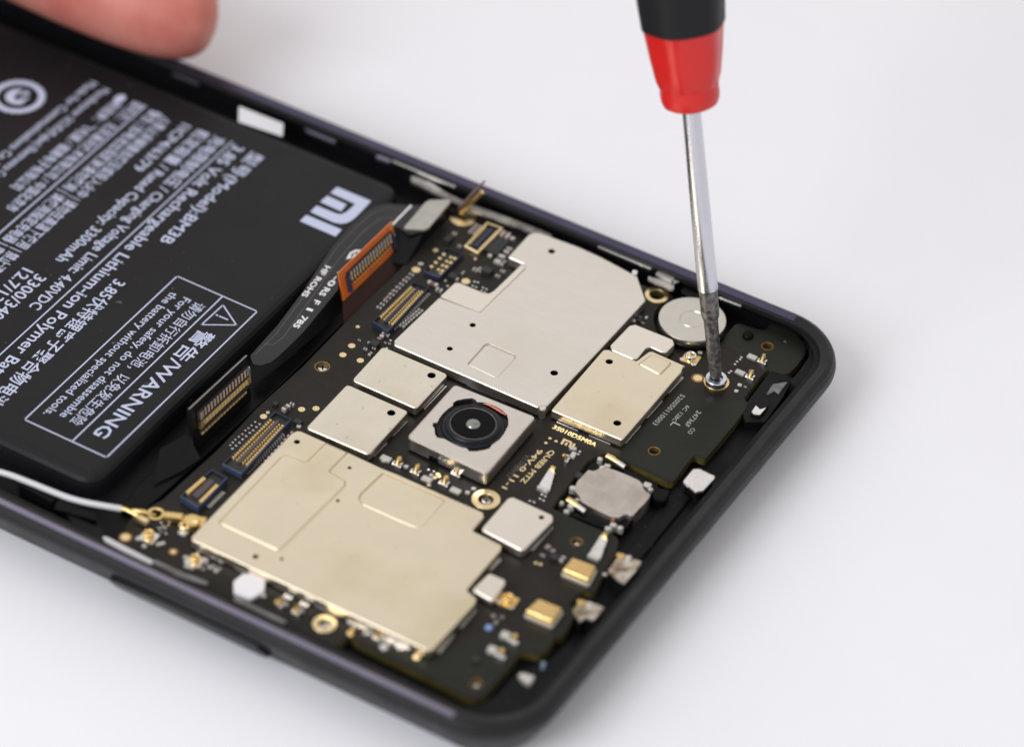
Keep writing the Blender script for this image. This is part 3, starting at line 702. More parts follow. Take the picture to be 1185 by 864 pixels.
# bare solder dots and marks
q = MB()
for c in ((858, 413.5), (856.5, 416), (853, 418.5), (850.5, 421.5), (846, 429.5), (843.5, 431.5), (549, 326), (553, 327), (547, 331), (551, 332.5), (559, 333), (563, 335), (557.5, 336.5), (561, 338.5), (494, 334),
          (447.5, 403), (452, 394), (666, 521), (671, 522.5), (664, 524), (669, 525.5), (627, 572), (631, 574), (625, 577), (629, 579), (613, 579.5), (618, 581), (502, 545.5), (496, 543.5), (908.5, 395), (557.5, 287), (550, 300), (515.5, 325), (518, 331), (214, 650), (239.5, 652.5), (246, 645), (229, 640), (255, 650), (186.5, 604.5), (195, 606.5), (192, 617), (184, 611)):
    w = pt(*c, ZT); q.box((w.x, w.y), AX, .26, .2, ZT, ZT+.05, 0, .02)
q.build('solder_dots', 'solder', pcb)
q = MB()
for c, a_, l_, h_ in (((160, 624), .5, .6, .2), ((167, 633), .3, .5, .3), ((186, 630), .9, .95, .25), ((190, 611), 0, .4, .2), ((213, 616.5), .3, 1.0, .3), ((215, 646), .4, .5, .3), ((219, 657), .2, 1.1, .3), ((237, 649), .2, .7, .35), ((243, 657), .6, .4, .2), ((250, 661), .1, .45, .2),
                    ((305, 690), .3, .5, .25), ((330, 700), .2, .6, .3), ((349, 708), .4, .5, .3), ((425, 734), .4, .9, .3), ((449, 745), .4, .9, .3), ((412, 726), .2, .6, .35), ((468, 745), .3, .7, .3), ((483, 757), .1, .4, .25), ((490, 754), .5, .4, .2),
                    ((470, 541), .3, .5, .3), ((499, 551), .2, .4, .3), ((541, 571), .2, .5, .3), ((548, 566), .4, .5, .2), ((444, 534), .3, .5, .25), ((640, 548), .8, .5, .2), ((663, 520), .3, .8, .3), ((700, 665), .6, .5, .2),
                    ((869, 431), .3, .5, .3), ((884, 412), .2, .4, .25), ((856, 446), .2, .5, .2), ((852, 453), .4, .45, .2), ((733, 372), .5, .5, .25), ((725, 373), .3, .4, .3), ((748, 368), .2, .3, .2), ((790, 425), .4, .4, .2), ((810, 409), .5, .5, .25),
                    ((511, 318), .4, .5, .3), ((487, 306), .5, .6, .2), ((531, 331), .2, .4, .3), ((567, 297), .4, .5, .3), ((548, 294), .8, .5, .2), ((593, 277), .4, .6, .3), ((470, 395), .3, .4, .2), ((442, 390), .4, .5, .3), ((310, 478), .6, .4, .2), ((346, 494), .2, .5, .25)):
    w = pt(*c, ZT); q.box((w.x, w.y), a_, l_, .38, ZT, ZT+h_, 0, .08)
q.build('solder_bumps', 'silver_pin', pcb)
q = MB()
for c in ((636.5, 507), (631.8, 512.3), (643.5, 510.3)):
    w = pt(*c, ZT); q.cyl((w.x, w.y), .19, ZT-.02, ZT+.015, 14)
for c in ((503, 552.5), (506.5, 548.5), (508, 551), (496.5, 561)):
    w = pt(*c, ZT); q.cyl((w.x, w.y), .24, ZT-.02, ZT+.03, 12)
q.build('gold_dots', 'gold_pale', pcb)
# board lettering
ZK = ZT+.014
q = MB()
text(q, '3S010D5M0A', (638.6, 495.2), (688.6, 516.6), ZK, .62, .02)
text(q, 'QUIEB MTZ', (637.5, 520), (601.5, 557), ZK, .60, .02)
text(q, '94V-0 11-1', (623.5, 519), (580.5, 563.5), ZK, .60, .02)
P = lambda pts: pp(pts, ZK)
flat(q, P(fr(580, 480, 7.9, [(540, 262), (570, 212), (640, 240), (652, 256), (632, 297), (612, 289), (630, 258), (622, 250), (584, 234), (560, 270)])), ZK)
flat(q, P(fr(580, 480, 7.9, [(577, 273), (594, 247), (612, 255), (596, 282)])), ZK)
flat(q, P(fr(580, 480, 7.9, [(635, 297), (663, 258), (683, 266), (655, 305)])), ZK)
q.build('gold_lettering', 'gold_pale', pcb)
q = MB()
text(q, '520050110003', (788, 455.5), (754.5, 490), ZK, .58, .0)
text(q, '6C 128C', (794.5, 468.5), (777, 486.2), ZK, .48, .0)
text(q, '24736F', (807, 474.5), (791.5, 492), ZK, .55, .0)
text(q, 'CO', (800.5, 494.5), (795, 500.5), ZK, .5, .0)
text(q, 'L', (779, 487.5), (775.2, 491.4), ZK, .95, .0)
q.build('white_lettering', 'silk_grey', pcb)
q = MB()
text(q, 'V11N0V17', (609, 525), (585, 551), ZK, .6, .0); q.build('faint_lettering', 'cap_grey', pcb)
q = MB()
for pts in ([(347, 449), (353, 440), (362, 437), (376, 441), (380, 445), (377, 450)], [(800, 409), (840, 399), (858, 406), (846, 424)]):
    for a, b in zip(pts, pts[1:]): line(q, a, b, ZK, .05)
q.build('outline_mark', 'chip_black', pcb)

# spring contacts: pad, folded clip and gold nose
def spring(c, ang, s=1.0, pad=True, pada=None):
    w = pt(*c, ZT); ca, sa = math.cos(ang), math.sin(ang)
    L = lambda x, y: (w.x+(x*ca-y*sa)*s, w.y+(x*sa+y*ca)*s)
    q = MB(); q.box(L(0, 0), ang, .95*s, .34*s, ZT, ZT+.32, 0, .06)
    q.box(L(.38, .12), ang, .22*s, .4*s, ZT, ZT+.62, 0, .06); q.box(L(-.36, .1), ang, .2*s, .35*s, ZT, ZT+.45, 0, .06)
    o = q.build('spring_contact', 'solder', pcb)
    q = MB(); a = L(-.05, .32); n = L(.0, .62)
    q.tube([(L(0, .05)[0], L(0, .05)[1], ZT+.3), (a[0], a[1], ZT+.6), (L(0, .45)[0], L(0, .45)[1], ZT+.75), (n[0], n[1], ZT+.8)], [.13*s, .2*s, .3*s, .14*s], 12)
    q.build('gold_nose', 'gold', o)
    if pad:
        d = pada or (-1.25, .15); q = MB(); q.box(L(*d), ang, 1.0*s, .62*s, ZT, ZT+.3, 0, .1); q.build('clip_block', 'pad_cream', o)
spring((459, 540), AX, 1.25, True, (-1.25, .25)); spring((480, 549), AX, 1.25, True, (1.25, -.05)); spring((513, 562), AX, 1.25, True, (1.25, -.05)); spring((527, 551), AX, 1.2, False)
spring((881, 421), AX, 1.15, True, (-1.15, .25)); spring((867, 439), AX, 1.15, True, (-1.15, .25))
spring((656.5, 534), AY+.2, .95, True, (1.1, -.3))
spring((323, 702), AX, 1, False); spring((342, 711), AX, 1, False); spring((420, 728), AX, 1.1); spring((436, 741), AX, 1.1, False); spring((456, 744), AX, 1.1, False); spring((470, 751), AX, 1, False)
for c, r_ in (((433.5, 721), .34), ((456, 733), .34), ((408, 729), .3), ((322, 697), .4), ((343, 706), .4), ((470, 742), .3)):
    w = pt(*c, ZT+.3); q = MB(); q.lathe((w.x, w.y, ZT), (0, 0, 1), [(r_*.8, 0), (r_, .25), (r_*.85, .5), (r_*.4, .64), (.01, .66)], 16); q.build('gold_nose', 'gold', pcb)
for c in ((420, 722), (446, 737), (463, 748), (444, 748), (352, 698.5), (333, 690)): small('capacitor', ['ceramic_white', 'solder'], c, .9, .5, .3, AX, ends=.3)
for c in ((585, 733), (570, 750)):
    small('clip_block', 'pad_cream', c, 1.0, .95, .45, AX+.15, b=.12); small('clip_block', 'solder', (c[0]+8.5, c[1]+8), 1.25, .5, .45, AX, b=.1); small('gold_nose', 'gold', (c[0]+11, c[1]+1), .6, .6, .5, AX, b=.2)
w = pt(565.7, 726.5, ZT); q = MB(); q.cyl((w.x, w.y), .42, ZT, ZT+.3, 16, .2); q.build('blue_bead', 'blue_bead', pcb)
w = pt(865.6, 389.5, ZT); q = MB(); q.lathe((w.x, w.y, ZT), (0, 0, 1), [(.62, 0), (.60, .25), (.45, .45), (.2, .56), (.02, .58)], 20); q.build('rubber_bump', 'gloss_black', pcb)
# leaning bright clips
for poly in ([(623, 562), (635.7, 568.6), (642, 548), (635.7, 544), (630.6, 553)], [(681.7, 640.5), (694, 648), (703, 626), (695, 621), (689, 633)]):
    a, b, c_, d, e = [pt(*p, ZT+.2) for p in poly]
    q = MB(); up = Vector((0, 0, .3))
    q.add([a, b, c_+up, d+up, a-Vector((0, 0, .25)), b-Vector((0, 0, .25)), c_-Vector((0, 0, .2)), d-Vector((0, 0, .2))],
          [(0, 1, 2, 3), (4, 7, 6, 5), (0, 4, 5, 1), (1, 5, 6, 2), (2, 6, 7, 3), (3, 7, 4, 0)])
    o = q.build('leaning_clip', 'foil_silver', pcb)
    m_ = (a+b)/2; q = MB(); q.box((m_.x, m_.y-.2), AX, 1.35, .42, ZT, ZT+.5, 0, .1); q.build('clip_foot', 'pad_cream', o)
    m_ = (c_+d)/2; q = MB(); q.box((m_.x, m_.y+.15), AX, .62, .4, ZT, ZT+.85, 0, .12); q.build('gold_nose', 'gold', o)
# gold microphones
for poly in ([(651, 658.5), (662, 644.3), (690, 654.5), (681.5, 671)], [(608, 706), (623, 691.8), (651, 703), (639, 719)]):
    q = MB(); P_ = fillet(pp(poly, 4.9), .15, 3); o_ = offset(P_, -.14); q.prism(o_, ZT, 4.3, .05); mic = q.build('microphone', 'pad_cream', pcb)
    q = MB(); q.lid(P_, 4.28, 4.95, .22, mi=0); q.build('gold_cover', 'gold', mic)
# white hexagon pad
q = MB(); q.prism(fillet(pp([(270, 672), (281, 663), (297, 662.5), (307, 671), (306, 683), (289, 693), (270.5, 685)], 4.35), .25, 3), ZT, 4.35, .1); q.build('white_pad', 'ceramic_white', pcb)
# round cable sockets
for c, s in (((799.3, 416), 1.0), ((588, 696), 1.0), ((172.5, 622), .95), ((226, 650), .9)):
    w = pt(*c, ZT); q = MB(); q.box((w.x, w.y), .1, 1.9*s, 1.7*s, ZT, ZT+.18, 0, .05); k = q.build('cable_socket', 'gold' if c[0] > 300 else 'solder', pcb)
    q = MB(); q.ring((w.x, w.y), .38*s, .62*s, ZT+.1, ZT+.75, 22, .06); q.build('socket_barrel', 'gold' if c[0] < 700 else 'solder', k)
    q = MB(); q.cyl((w.x, w.y), .14, ZT+.1, ZT+.6, 12, .05); q.build('socket_pin', 'gold_pale', k)
    for d in ((-.8, -.6), (.75, -.65)):
        q = MB(); q.box((w.x+d[0]*s, w.y+d[1]*s), .6, .5*s, .42*s, ZT, ZT+.2, 0, .06); q.build('socket_foot', 'solder', k)

# ================================================================== camera module
ZC = 6.0
cam_t = thing('camera_module', 'square metal camera module with a round black lens in the middle of the board', 'camera', (pt(547, 493, ZT).x, pt(547, 493, ZT).y, ZT))
OPEN = fr(440, 440, 7.9, [(665, 205), (700, 182), (770, 168), (840, 162), (872, 178), (885, 198), (940, 200), (1000, 212), (1060, 238), (1110, 268), (1160, 312), (1172, 360), (1172, 410), (1130, 490), (1090, 540), (1020, 590), (1000, 622), (940, 638), (880, 648), (812, 648), (792, 622), (740, 610), (690, 590), (635, 562), (590, 535), (520, 522), (500, 490), (495, 432), (480, 422), (480, 388), (520, 385), (540, 345), (570, 305), (620, 258), (665, 228)])
CP = [(470.8, 504.4), (526, 443.6), (620.6, 481.6), (563.6, 547.8)]
q = MB(); pz = ccw(fillet(pp(CP, ZC), .55, 5)); op = ccw(pp(OPEN, ZC))
o1, o2 = offset(pz, .08), offset(pz, .28)
q.strip(pz, ZT+.35, pz, ZC-.28); q.strip(pz, ZC-.28, o1, ZC-.09); q.strip(o1, ZC-.09, o2, ZC)
q.cap([o2, op], ZC); q.strip(op, ZC, op, ZC-.9)
q.build('metal_case', 'camera_metal', cam_t)
q = MB(); q.prism(offset(pz, .12), ZT-.02, ZT+.36, 0); q.build('base', 'gloss_black', cam_t)
q = MB(); q.strip(offset(op, -.1), ZC-.25, offset(op, -.1), ZC-1.0, flip=True); q.cap([offset(op, -.15)], ZC-.95); q.build('lens_seat', 'lens_black', cam_t)
lc = pt(547.5, 491.5, ZC)
q = MB()
q.lathe((lc.x, lc.y, ZC-.95), (0, 0, 1), [(4.0, 0), (4.0, .45), (3.85, .55), (3.5, .55), (3.42, .75), (3.3, .85), (3.05, .87), (2.95, 1.15), (2.8, 1.22), (2.62, 1.2), (2.5, 1.1)], 56, close=False)
q.build('lens_barrel', 'lens_ring', cam_t, angle=50)
q = MB(); q.ring((lc.x, lc.y), 2.46, 2.56, ZC+.12, ZC+.23, 48, .03); q.build('lens_ring', 'cap_grey', cam_t)
q = MB(); q.lathe((lc.x, lc.y, ZC-.5), (0, 0, 1), [(2.6, .0), (2.55, .62), (2.45, .64), (1.9, .66), (1.2, .66), (.6, .66), (.01, .66)], 48, close=False)
q.build('lens_cone', 'lens_black', cam_t, angle=60)
q = MB(); q.lathe((lc.x, lc.y, ZC+.155), (0, 0, 1), [(.80, 0), (.76, .08), (.62, .19), (.4, .27), (.15, .315), (.01, .32)], 40, close=False)
q.build('lens_highlight', 'lens_highlight', cam_t, angle=80)
# copper winding showing in the gap and along the near side
arc = fr(440, 440, 7.9, [(925, 205), (990, 222), (1050, 255), (1105, 290), (1150, 318)])
q = MB(); q.tube([pt(x, y, ZC-.2) for x, y in arc], [.05, .16, .2, .16, .06], 10); q.build('copper_winding', 'copper', cam_t)
a, b = pt(513, 531, ZT+.8), pt(553, 549.5, ZT+.7)
q = MB(); q.tube([a, (a+b)/2, b], .13, 8); q.build('copper_winding', 'copper', cam_t)
q = MB()
for k in range(5):
    w = pt(497.5+k*2.2, 527+k*1.05, ZT+.9); q.box((w.x, w.y), AX, .14, .2, ZT+.35, ZT+.9+.12*(k % 2))
q.build('case_slots', 'gloss_black', cam_t)
q = MB(); w = pt(538, 535, ZT+1.4); 
for k in range(3):
    w = pt(535+k*3.2, 534.5+k*1.5, ZT+1.5); q.box((w.x, w.y), AX, .28, .1, ZT+1.1, ZT+1.5)
q.build('case_slots', 'cap_brown', cam_t)

# ================================================================== coin motor
ZM = 5.35
mc = pt(801.3, 368.8, ZM); rm = rpx((801.3, 368.8), 39.3, ZM)
mot = thing('coin_motor', 'round silver coin motor behind the screwdriver tip', 'motor', (mc.x, mc.y, 2.6))
q = MB(); q.lathe((mc.x, mc.y, 0), (0, 0, 1), [(rm*.97, 2.6), (rm*.97, ZM-.42), (rm, ZM-.4), (rm, ZM-.14), (rm*.985, ZM-.04), (rm*.95, ZM), (1.47, ZM), (1.42, ZM+.05), (1.36, ZM+.05), (1.3, ZM-.02), (.01, ZM-.02)], 64, close=False)
q.build('motor_cap', 'motor_steel', mot, angle=30)
q = MB(); q.ring((mc.x, mc.y), rm*.6, rm*1.03, 2.62, 4.6, 48, .1); q.build('rubber_seat', 'gloss_black', mot)

# ================================================================== earpiece speaker
sp = thing('earpiece_speaker', 'rounded square silver speaker with gold spring clips, sunk in the top end', 'speaker', (pt(707, 568, 2.6).x, pt(707, 568, 2.6).y, 2.6))
SP = [(664, 566), (668, 556), (681, 542.5), (685.6, 544), (689, 543.3), (694, 540.5), (700, 539.5), (713, 543.5), (727, 549), (739, 554.6), (744, 559), (745, 565), (750, 569), (753.3, 571.4), (751, 576), (745, 583), (739, 589), (732, 597), (726, 594), (722, 595), (717, 598), (707, 596.8), (697, 592), (687, 587.2), (679, 583), (671, 578), (671, 574)]
q = MB(); q.prism(fillet(pp(SP, 4.35), .3, 3), 2.6, 4.35, .14); q.build('metal_cover', 'speaker_steel', sp)
q = MB(); q.prism(fillet(pp([(644, 590), (682, 536), (698, 528), (764, 561), (724, 612), (702, 612)], 3.7), .8, 4), 2.6, 3.7, .15); q.build('plastic_frame', 'gloss_black', sp)
for a, b, z in (((702.5, 527.5), (723, 540.5), 4.1), ((657, 578), (677, 592), 4.0)):
    A_, B_ = pt(*a, z+.35), pt(*b, z); q = MB(); q.tube([A_, A_.lerp(B_, .3)+Vector((0, 0, .12)), A_.lerp(B_, .7), B_], [.36, .36, .28, .24], 10); c_ = q.build('spring_clip', 'gold', sp)
    q = MB(); q.tube([A_.lerp(B_, .55)+Vector((0, 0, .08)), B_+Vector((0, 0, .05))], [.3, .28], 10); q.build('clip_tip', 'pad_cream', c_)
for (x, y), s in (((694.5, 531), .42), ((703, 537.5), .5), ((697, 541), .45), ((663, 564.5), .5), ((668, 577), .35), ((656, 588.5), .45), ((650.5, 579), .34), ((661, 584.5), .5), ((749.5, 559.5), .62), ((753, 565), .4), ((728, 592.5), .5), ((704, 611), .5), ((710, 606), .5), ((718, 608.5), .45)):
    w = pt(x, y, 4.3); q = MB(); q.box((w.x, w.y), random.uniform(0, 1), s*1.5, s*1.1, 3.4, 4.3+random.uniform(-.2, .25), 0, .2); q.build('solder_lug', 'pad_cream', sp)
w = pt(709.6, 600, 4.3); q = MB(); q.box((w.x, w.y), .3, .4, .55, 3.4, 4.3, 0, .1); q.build('wire_end', 'copper', sp)

# ================================================================== wide flex ribbon over the battery edge
fx = thing('display_flex', 'dark grey flex ribbon with an upright orange connector, lying over the battery edge', 'flex cable', (pt(390, 330, 5.6).x, pt(390, 330, 5.6).y, 4.2))
ZF = 5.95
RIB = [(289.4, 411.5), (300, 399.5), (320.6, 376.7), (348.5, 340), (385, 285), (405, 262), (424, 244), (437, 237.9), (448, 235.3), (462, 236.5), (476, 237.5), (489, 237), (497, 231), (521, 231),
       (521, 236), (496, 265), (474, 272), (460, 262), (452, 264), (420, 295), (394, 321), (391, 335), (386, 341), (352, 383), (336, 399), (320.6, 413.6), (313, 419), (303, 422.5), (293, 421.5)]
q = MB(); q.prism(fillet(pp(RIB, ZF), .6, 3), ZF-.18, ZF, .03, bottom=True); q.build('ribbon', 'flex_grey', fx)
q = MB()
for pts, w_ in (([(308, 398), (316, 399), (328, 390), (352, 356), (392, 300), (420, 268), (440, 253), (462, 250.5)], .06), ([(296, 409), (318, 388), (352, 342), (390, 286), (412, 263), (432, 246), (447, 241), (470, 242.5), (490, 242)], .05)):
    for a, b in zip(pts, pts[1:]): line(q, a, b, ZF+.008, w_)
q.build('copper_trace', 'cap_grey', fx)
q = MB(); line(q, (475.5, 238.2), (454.5, 259.5), ZF+.012, .26); q.build('white_bar', 'ink_white', fx)
q = MB(); text(q, 'HF ROHS', (377, 307), (348.5, 342), ZF+.014, .66, .03)
text(q, 'V-0', (395, 310.5), (377.5, 329.8), ZF+.014, .70, .03)
text(q, 'RS', (376, 332), (368.5, 341), ZF+.014, .70, .03); text(q, 'F', (365, 346.5), (361.6, 350.4), ZF+.014, .70, .03)
text(q, '1', (356.2, 355.8), (354.2, 358.3), ZF+.014, .70, .03); text(q, '785', (350.5, 364.5), (338.3, 377.7), ZF+.014, .70, .03)

flat(q, pp(fr(280, 260, 7.9, [(950, 318), (985, 255), (1040, 228), (1085, 230), (1060, 270), (1020, 300)]), ZF), ZF+.014)
q.build('printed_text', 'ink_white', fx)
q = MB(); flat(q, pp(fr(280, 260, 7.9, [(990, 295), (1010, 262), (1030, 256), (1010, 296)]), ZF), ZF+.02); flat(q, pp(fr(280, 260, 7.9, [(1030, 275), (1040, 246), (1060, 244), (1050, 268)]), ZF), ZF+.02); q.build('printed_mark', 'flex_grey', fx)
q = MB(); q.prism(fillet(pp([(465.8, 264.5), (492.5, 233.6), (497.5, 231.4), (520.3, 230.6), (521.6, 233), (496, 263.5), (491, 265.6)], 6.3), .35, 4), 5.98, 6.3, .05, bottom=True); q.build('steel_plate', 'steel_plate', fx)
q = MB(); a_ = pp([(466, 266), (492, 267), (522, 234)], 5.7); b_ = pp([(450, 300), (470, 303), (512, 256)], 4.4)
q.add([(x, y, 5.8) for x, y in a_]+[(x, y, 4.0) for x, y in b_], [(0, 3, 4, 1), (1, 4, 5, 2)]); q.build('ribbon_fold', 'flex_black', fx)

def upright(parent, TLp, TRp, BLp, ztop, zbot, th, film, name):
    """a plate standing on edge; returns corner, long axis, up axis, normal towards the viewer"""
    TL_, TR_, BL_ = pt(*TLp, ztop), pt(*TRp, ztop), pt(*BLp, zbot)
    eu = TR_-TL_; ev = BL_-TL_; n = ev.cross(eu).normalized()
    if n.dot(CD) > 0: n = -n
    q = MB(); q.slab(TL_-n*th, eu, ev, n, th); o = q.build(name, film, parent)
    return TL_, eu, ev, n, o
def stud_rows(fr_, parent, u0, u1, rows, n, housing, pin, hv):
    TL_, eu, ev, nn, o = fr_
    D = lambda u, v, d: TL_+eu*u+ev*v+nn*d
    q = MB(); q.slab(D(u0, hv[0], 0), eu*(u1-u0), ev*(hv[1]-hv[0]), nn, .42); con = q.build('connector', housing, parent)
    for (v0, v1, d, m, fill) in rows:
        q = MB()
        for k in range(n):
            a = u0+.02+(u1-u0-.04)*(k+.1)/n; w_ = (u1-u0-.04)/n*fill
            q.slab(D(a, v0, d-.12), eu*w_, ev*(v1-v0), nn, .16)
        q.build('pin_row', m, con)
    return con, D
q = MB(); t0_, t1_, t2_, t3_ = pt(397.6, 349, 4.35), pt(457.6, 292, 4.35), pt(456, 330, 2.65), pt(399, 384, 2.65)
q.slab(t0_, t1_-t0_, t3_-t0_, Vector((-1, 0, .3)), .15); q.build('film_tail', 'film_shaded', fx)
f1 = upright(fx, (391.5, 316), (453.8, 256.4), (397.6, 349), 7.5, 4.3, .16, 'orange_film', 'orange_stiffener')
con, D = stud_rows(f1, fx, .12, .93, ((.22, .37, .43, 'silver_pin', .42), (.40, .53, .43, 'gold_pin', .42), (.66, .72, .18, 'gold_pin', .45)), 15, 'chip_black', 'gold', (.20, .58))
for u in (.105, .925):
    q = MB(); q.slab(D(u-.005, .3, 0), f1[1]*.03, f1[2]*.55, f1[3], .5); q.build('end_block', 'navy', con)
    q = MB(); q.slab(D(u+.003, .30, .1), f1[1]*.014, f1[2]*.1, f1[3], .5); q.build('solder_lug', 'solder', con)
q = MB()
for u, v in ((.02, .06), (.965, .06), (.96, .14)):
    p = D(u, v, 0); q.lathe(p, f1[3], [(.2, 0), (.2, .03), (.01, .03)], 14, close=False)
q.build('gold_via', 'gold', f1[4])

# ================================================================== black flex with upright connector at the battery end
f2t = thing('battery_flex', 'black flex with an upright gold connector standing between battery and board', 'flex cable', (pt(255, 500, 3).x, pt(255, 500, 3).y, 2.6))
f2 = upright(f2t, (217.8, 473.6), (285.2, 411), (223.5, 524), 7.9, 3.4, .25, 'flex_black', 'stiffener')
con, D = stud_rows(f2, f2t, .13, .95, ((.22, .38, .43, 'rose_pin', .45), (.45, .56, .44, 'gold_pin', .8), (.72, .77, .16, 'gold_pin', .7)), 15, 'chip_black', 'gold', (.2, .66))
for u in (.125, .925):
    q = MB(); q.slab(D(u-.01, .22, .1), f2[1]*.06, f2[2]*.16, f2[3], .45); q.build('solder_lug', 'solder', con)
    q = MB(); q.slab(D(u-.01, .42, .1), f2[1]*.06, f2[2]*.16, f2[3], .42); q.build('gold_lug', 'gold', con)
q = MB(); q.tube([D(.005, .0, .05), D(.25, .0, .05), D(.75, .0, .05), D(.995, .0, .05)], .07, 8); q.build('plate_edge', 'steel_plate', f2[4])
q = MB(); T_ = [pt(*p, 5.1) for p in ((185, 519), (221, 500), (224, 515))]; B_ = [pt(*p, 3.6) for p in ((178, 560), (210, 545), (232, 530))]
q.add([*T_, *B_], [(0, 3, 4, 1), (1, 4, 5, 2)]); q.build('ribbon', 'flex_black', f2t)
q = MB(); q.prism(fillet(pp([(138, 590), (160, 560), (290, 447), (330, 418), (420, 338), (440, 330), (330, 440), (250, 515), (185, 575), (158, 596)], 3.3), .4), 2.6, 3.3, .12); q.build('flat_ribbon', 'gloss_black', f2t)

# ================================================================== white aerial cable
cb = thing('antenna_cable', 'thin white cable along the near side ending in a gold plug', 'cable', (pt(70, 572, 4.5).x, pt(70, 572, 4.5).y, 4.2))
pth = [(-160, 520), (-60, 533), (0, 546), (34, 558), (67.6, 571.5), (85, 577.5), (101, 581.5), (120, 585), (141, 588.5)]
zz = [4.6, 4.6, 4.7, 4.8, 4.9, 4.95, 5.0, 5.0, 4.95]
q = MB()
W = [pt(*p, z) for p, z in zip(pth, zz)]
SM = []
for i in range(len(W)-1):
    p0, p1_, p2_, p3_ = W[max(i-1, 0)], W[i], W[i+1], W[min(i+2, len(W)-1)]
    for k in range(6):
        t = k/6; SM.append(.5*((2*p1_)+(-p0+p2_)*t+(2*p0-5*p1_+4*p2_-p3_)*t*t+(-p0+3*p1_-3*p2_+p3_)*t**3))
SM.append(W[-1])
q.tube(SM, .335, 14); q.build('white_sheath', 'cable_white', cb)
q = MB(); q.tube([pt(139, 588, 4.95), pt(146, 589.5, 4.95), pt(153, 593, 4.9), pt(160, 596.5, 4.85)], [.3, .24, .27, .3], 12); q.build('crimp', 'gold', cb)
q = MB(); a, b = pt(155, 594.5, 4.8), pt(172, 603.5, 4.7); q.box(((a.x+b.x)/2, (a.y+b.y)/2), math.atan2(b.y-a.y, b.x-a.x), (b-a).length, .75, 4.3, 4.9, 0, .2); q.build('crimp', 'gold_pale', cb)
q = MB(); q.tube([pt(153, 590, 4.9), pt(166, 592, 5.0), pt(180, 596, 4.7)], [.18, .26, .12], 10); q.build('folded_leaf', 'gold', cb)
q = MB(); a, b = pt(190, 594, 4.8), pt(212, 596.5, 4.8); q.box(((a.x+b.x)/2, (a.y+b.y)/2), math.atan2(b.y-a.y, b.x-a.x), (b-a).length, .95, 4.1, 4.85, 0, .22); q.build('plug_arm', 'gold', cb)
w = pt(222, 601.5, 4.9); q = MB(); q.box((w.x+.1, w.y+.35), .42, 2.5, 1.5, 4.0, 4.75, 0, .25); q.cyl((w.x, w.y), .95, 4.0, 5.05, 22, .25); q.build('plug_head', 'gold', cb)
q = MB(); q.ring((w.x-.35, w.y-.75), .3, .66, 4.0, 4.7, 18, .1); q.tube([pt(220.5, 603, 4.8), pt(229, 604, 4.9)], [.3, .26], 10); q.build('plug_claw', 'gold_pale', cb)

# ================================================================== leaning gold pins at the broken ring
w0 = pt(533, 245.5, 4.3)
pn = thing('gold_pin', 'pair of gold pins leaning up from the broken gold ring at the far edge', 'pin', (w0.x, w0.y, ZT))
q = MB(); q.tube([pt(533, 246, 4.3), pt(558, 222, 8.0)], [.3, .27], 12); q.build('thick_pin', 'gold', pn)
q = MB(); q.tube([pt(530, 243, 4.3), pt(549, 222, 8.0), pt(561, 209.5, 9.6)], [.2, .17, .12], 10); q.build('thin_pin', 'cap_brown', pn)
q = MB(); w = pt(527, 243, 4.4); q.box((w.x, w.y), .5, 1.5, 1.1, ZT, 4.5, 0, .2); q.build('pin_base', 'gloss_black', pn)

# ================================================================== screws
def screw(c, z, r, label, group=None, m='solder', cross=True):
    w = pt(*c, z)
    t = thing('screw', label, 'screw', (w.x, w.y, z-1.2), group)
    q = MB(); q.lathe((w.x, w.y, 0), (0, 0, 1), [(r*.55, z-1.2), (r*.6, z-.45), (r*.98, z-.42), (r, z-.3), (r*.97, z-.12), (r*.8, z), (.01, z+.02)], 28, close=False); q.build('screw_head', m, t, angle=35)
    if cross:
        q = MB()
        for a in (.5, .5+math.pi/2): q.box((w.x, w.y), a, r*1.25, r*.26, z-.1, z+.03)
        q.build('cross_slot', 'gloss_black', t)
    return t
screw((373.5, 425), 3.55, .66, 'tiny silver screw sunk in the board hole left of the camera', m='solder')
screw((376, 724), 3.6, .6, 'tiny silver screw inside the gold ring nearest the side key')
screw((563, 579), 3.5, .6, 'tiny silver screw inside the gold ring below the camera')
screw((536, 252.5), 3.6, .6, 'tiny silver screw inside the broken gold ring at the far edge')
for c, lab in (((551.5, 792), 'round silver peg in the corner hole of the board'), ((668, 628.5), 'round silver peg in the hole beside a gold microphone'), ((757.5, 524), 'round dark peg in the hole of the green board tail')):
    w = pt(*c, 3.6); q = MB(); q.lathe((w.x, w.y, 0), (0, 0, 1), [(.4, 2.6), (.4, 3.4), (.25, 3.58), (.01, 3.62)], 18, close=False)
    tag(q.build('locating_peg', 'solder' if c[0] < 700 else 'gloss_black'), lab, 'peg', None)
# screw being turned
ws = pt(829, 436.5, 5.25)
sc = thing('screw', 'raised zinc screw under the screwdriver tip', 'screw', (ws.x, ws.y, 3.3))
rs = rpx((829, 436.5), 12.8, 5.25)
q = MB(); q.lathe((ws.x, ws.y, 0), (0, 0, 1), [(.62, 3.3), (.62, 4.35), (rs*.86, 4.4), (rs*.95, 4.5), (rs*.95, 4.85), (rs, 4.88), (rs, 5.12), (rs*.94, 5.24), (rs*.62, 5.25), (rs*.5, 5.0), (.01, 4.95)], 40, close=False)
q.build('screw_head', 'zinc', sc, angle=28)

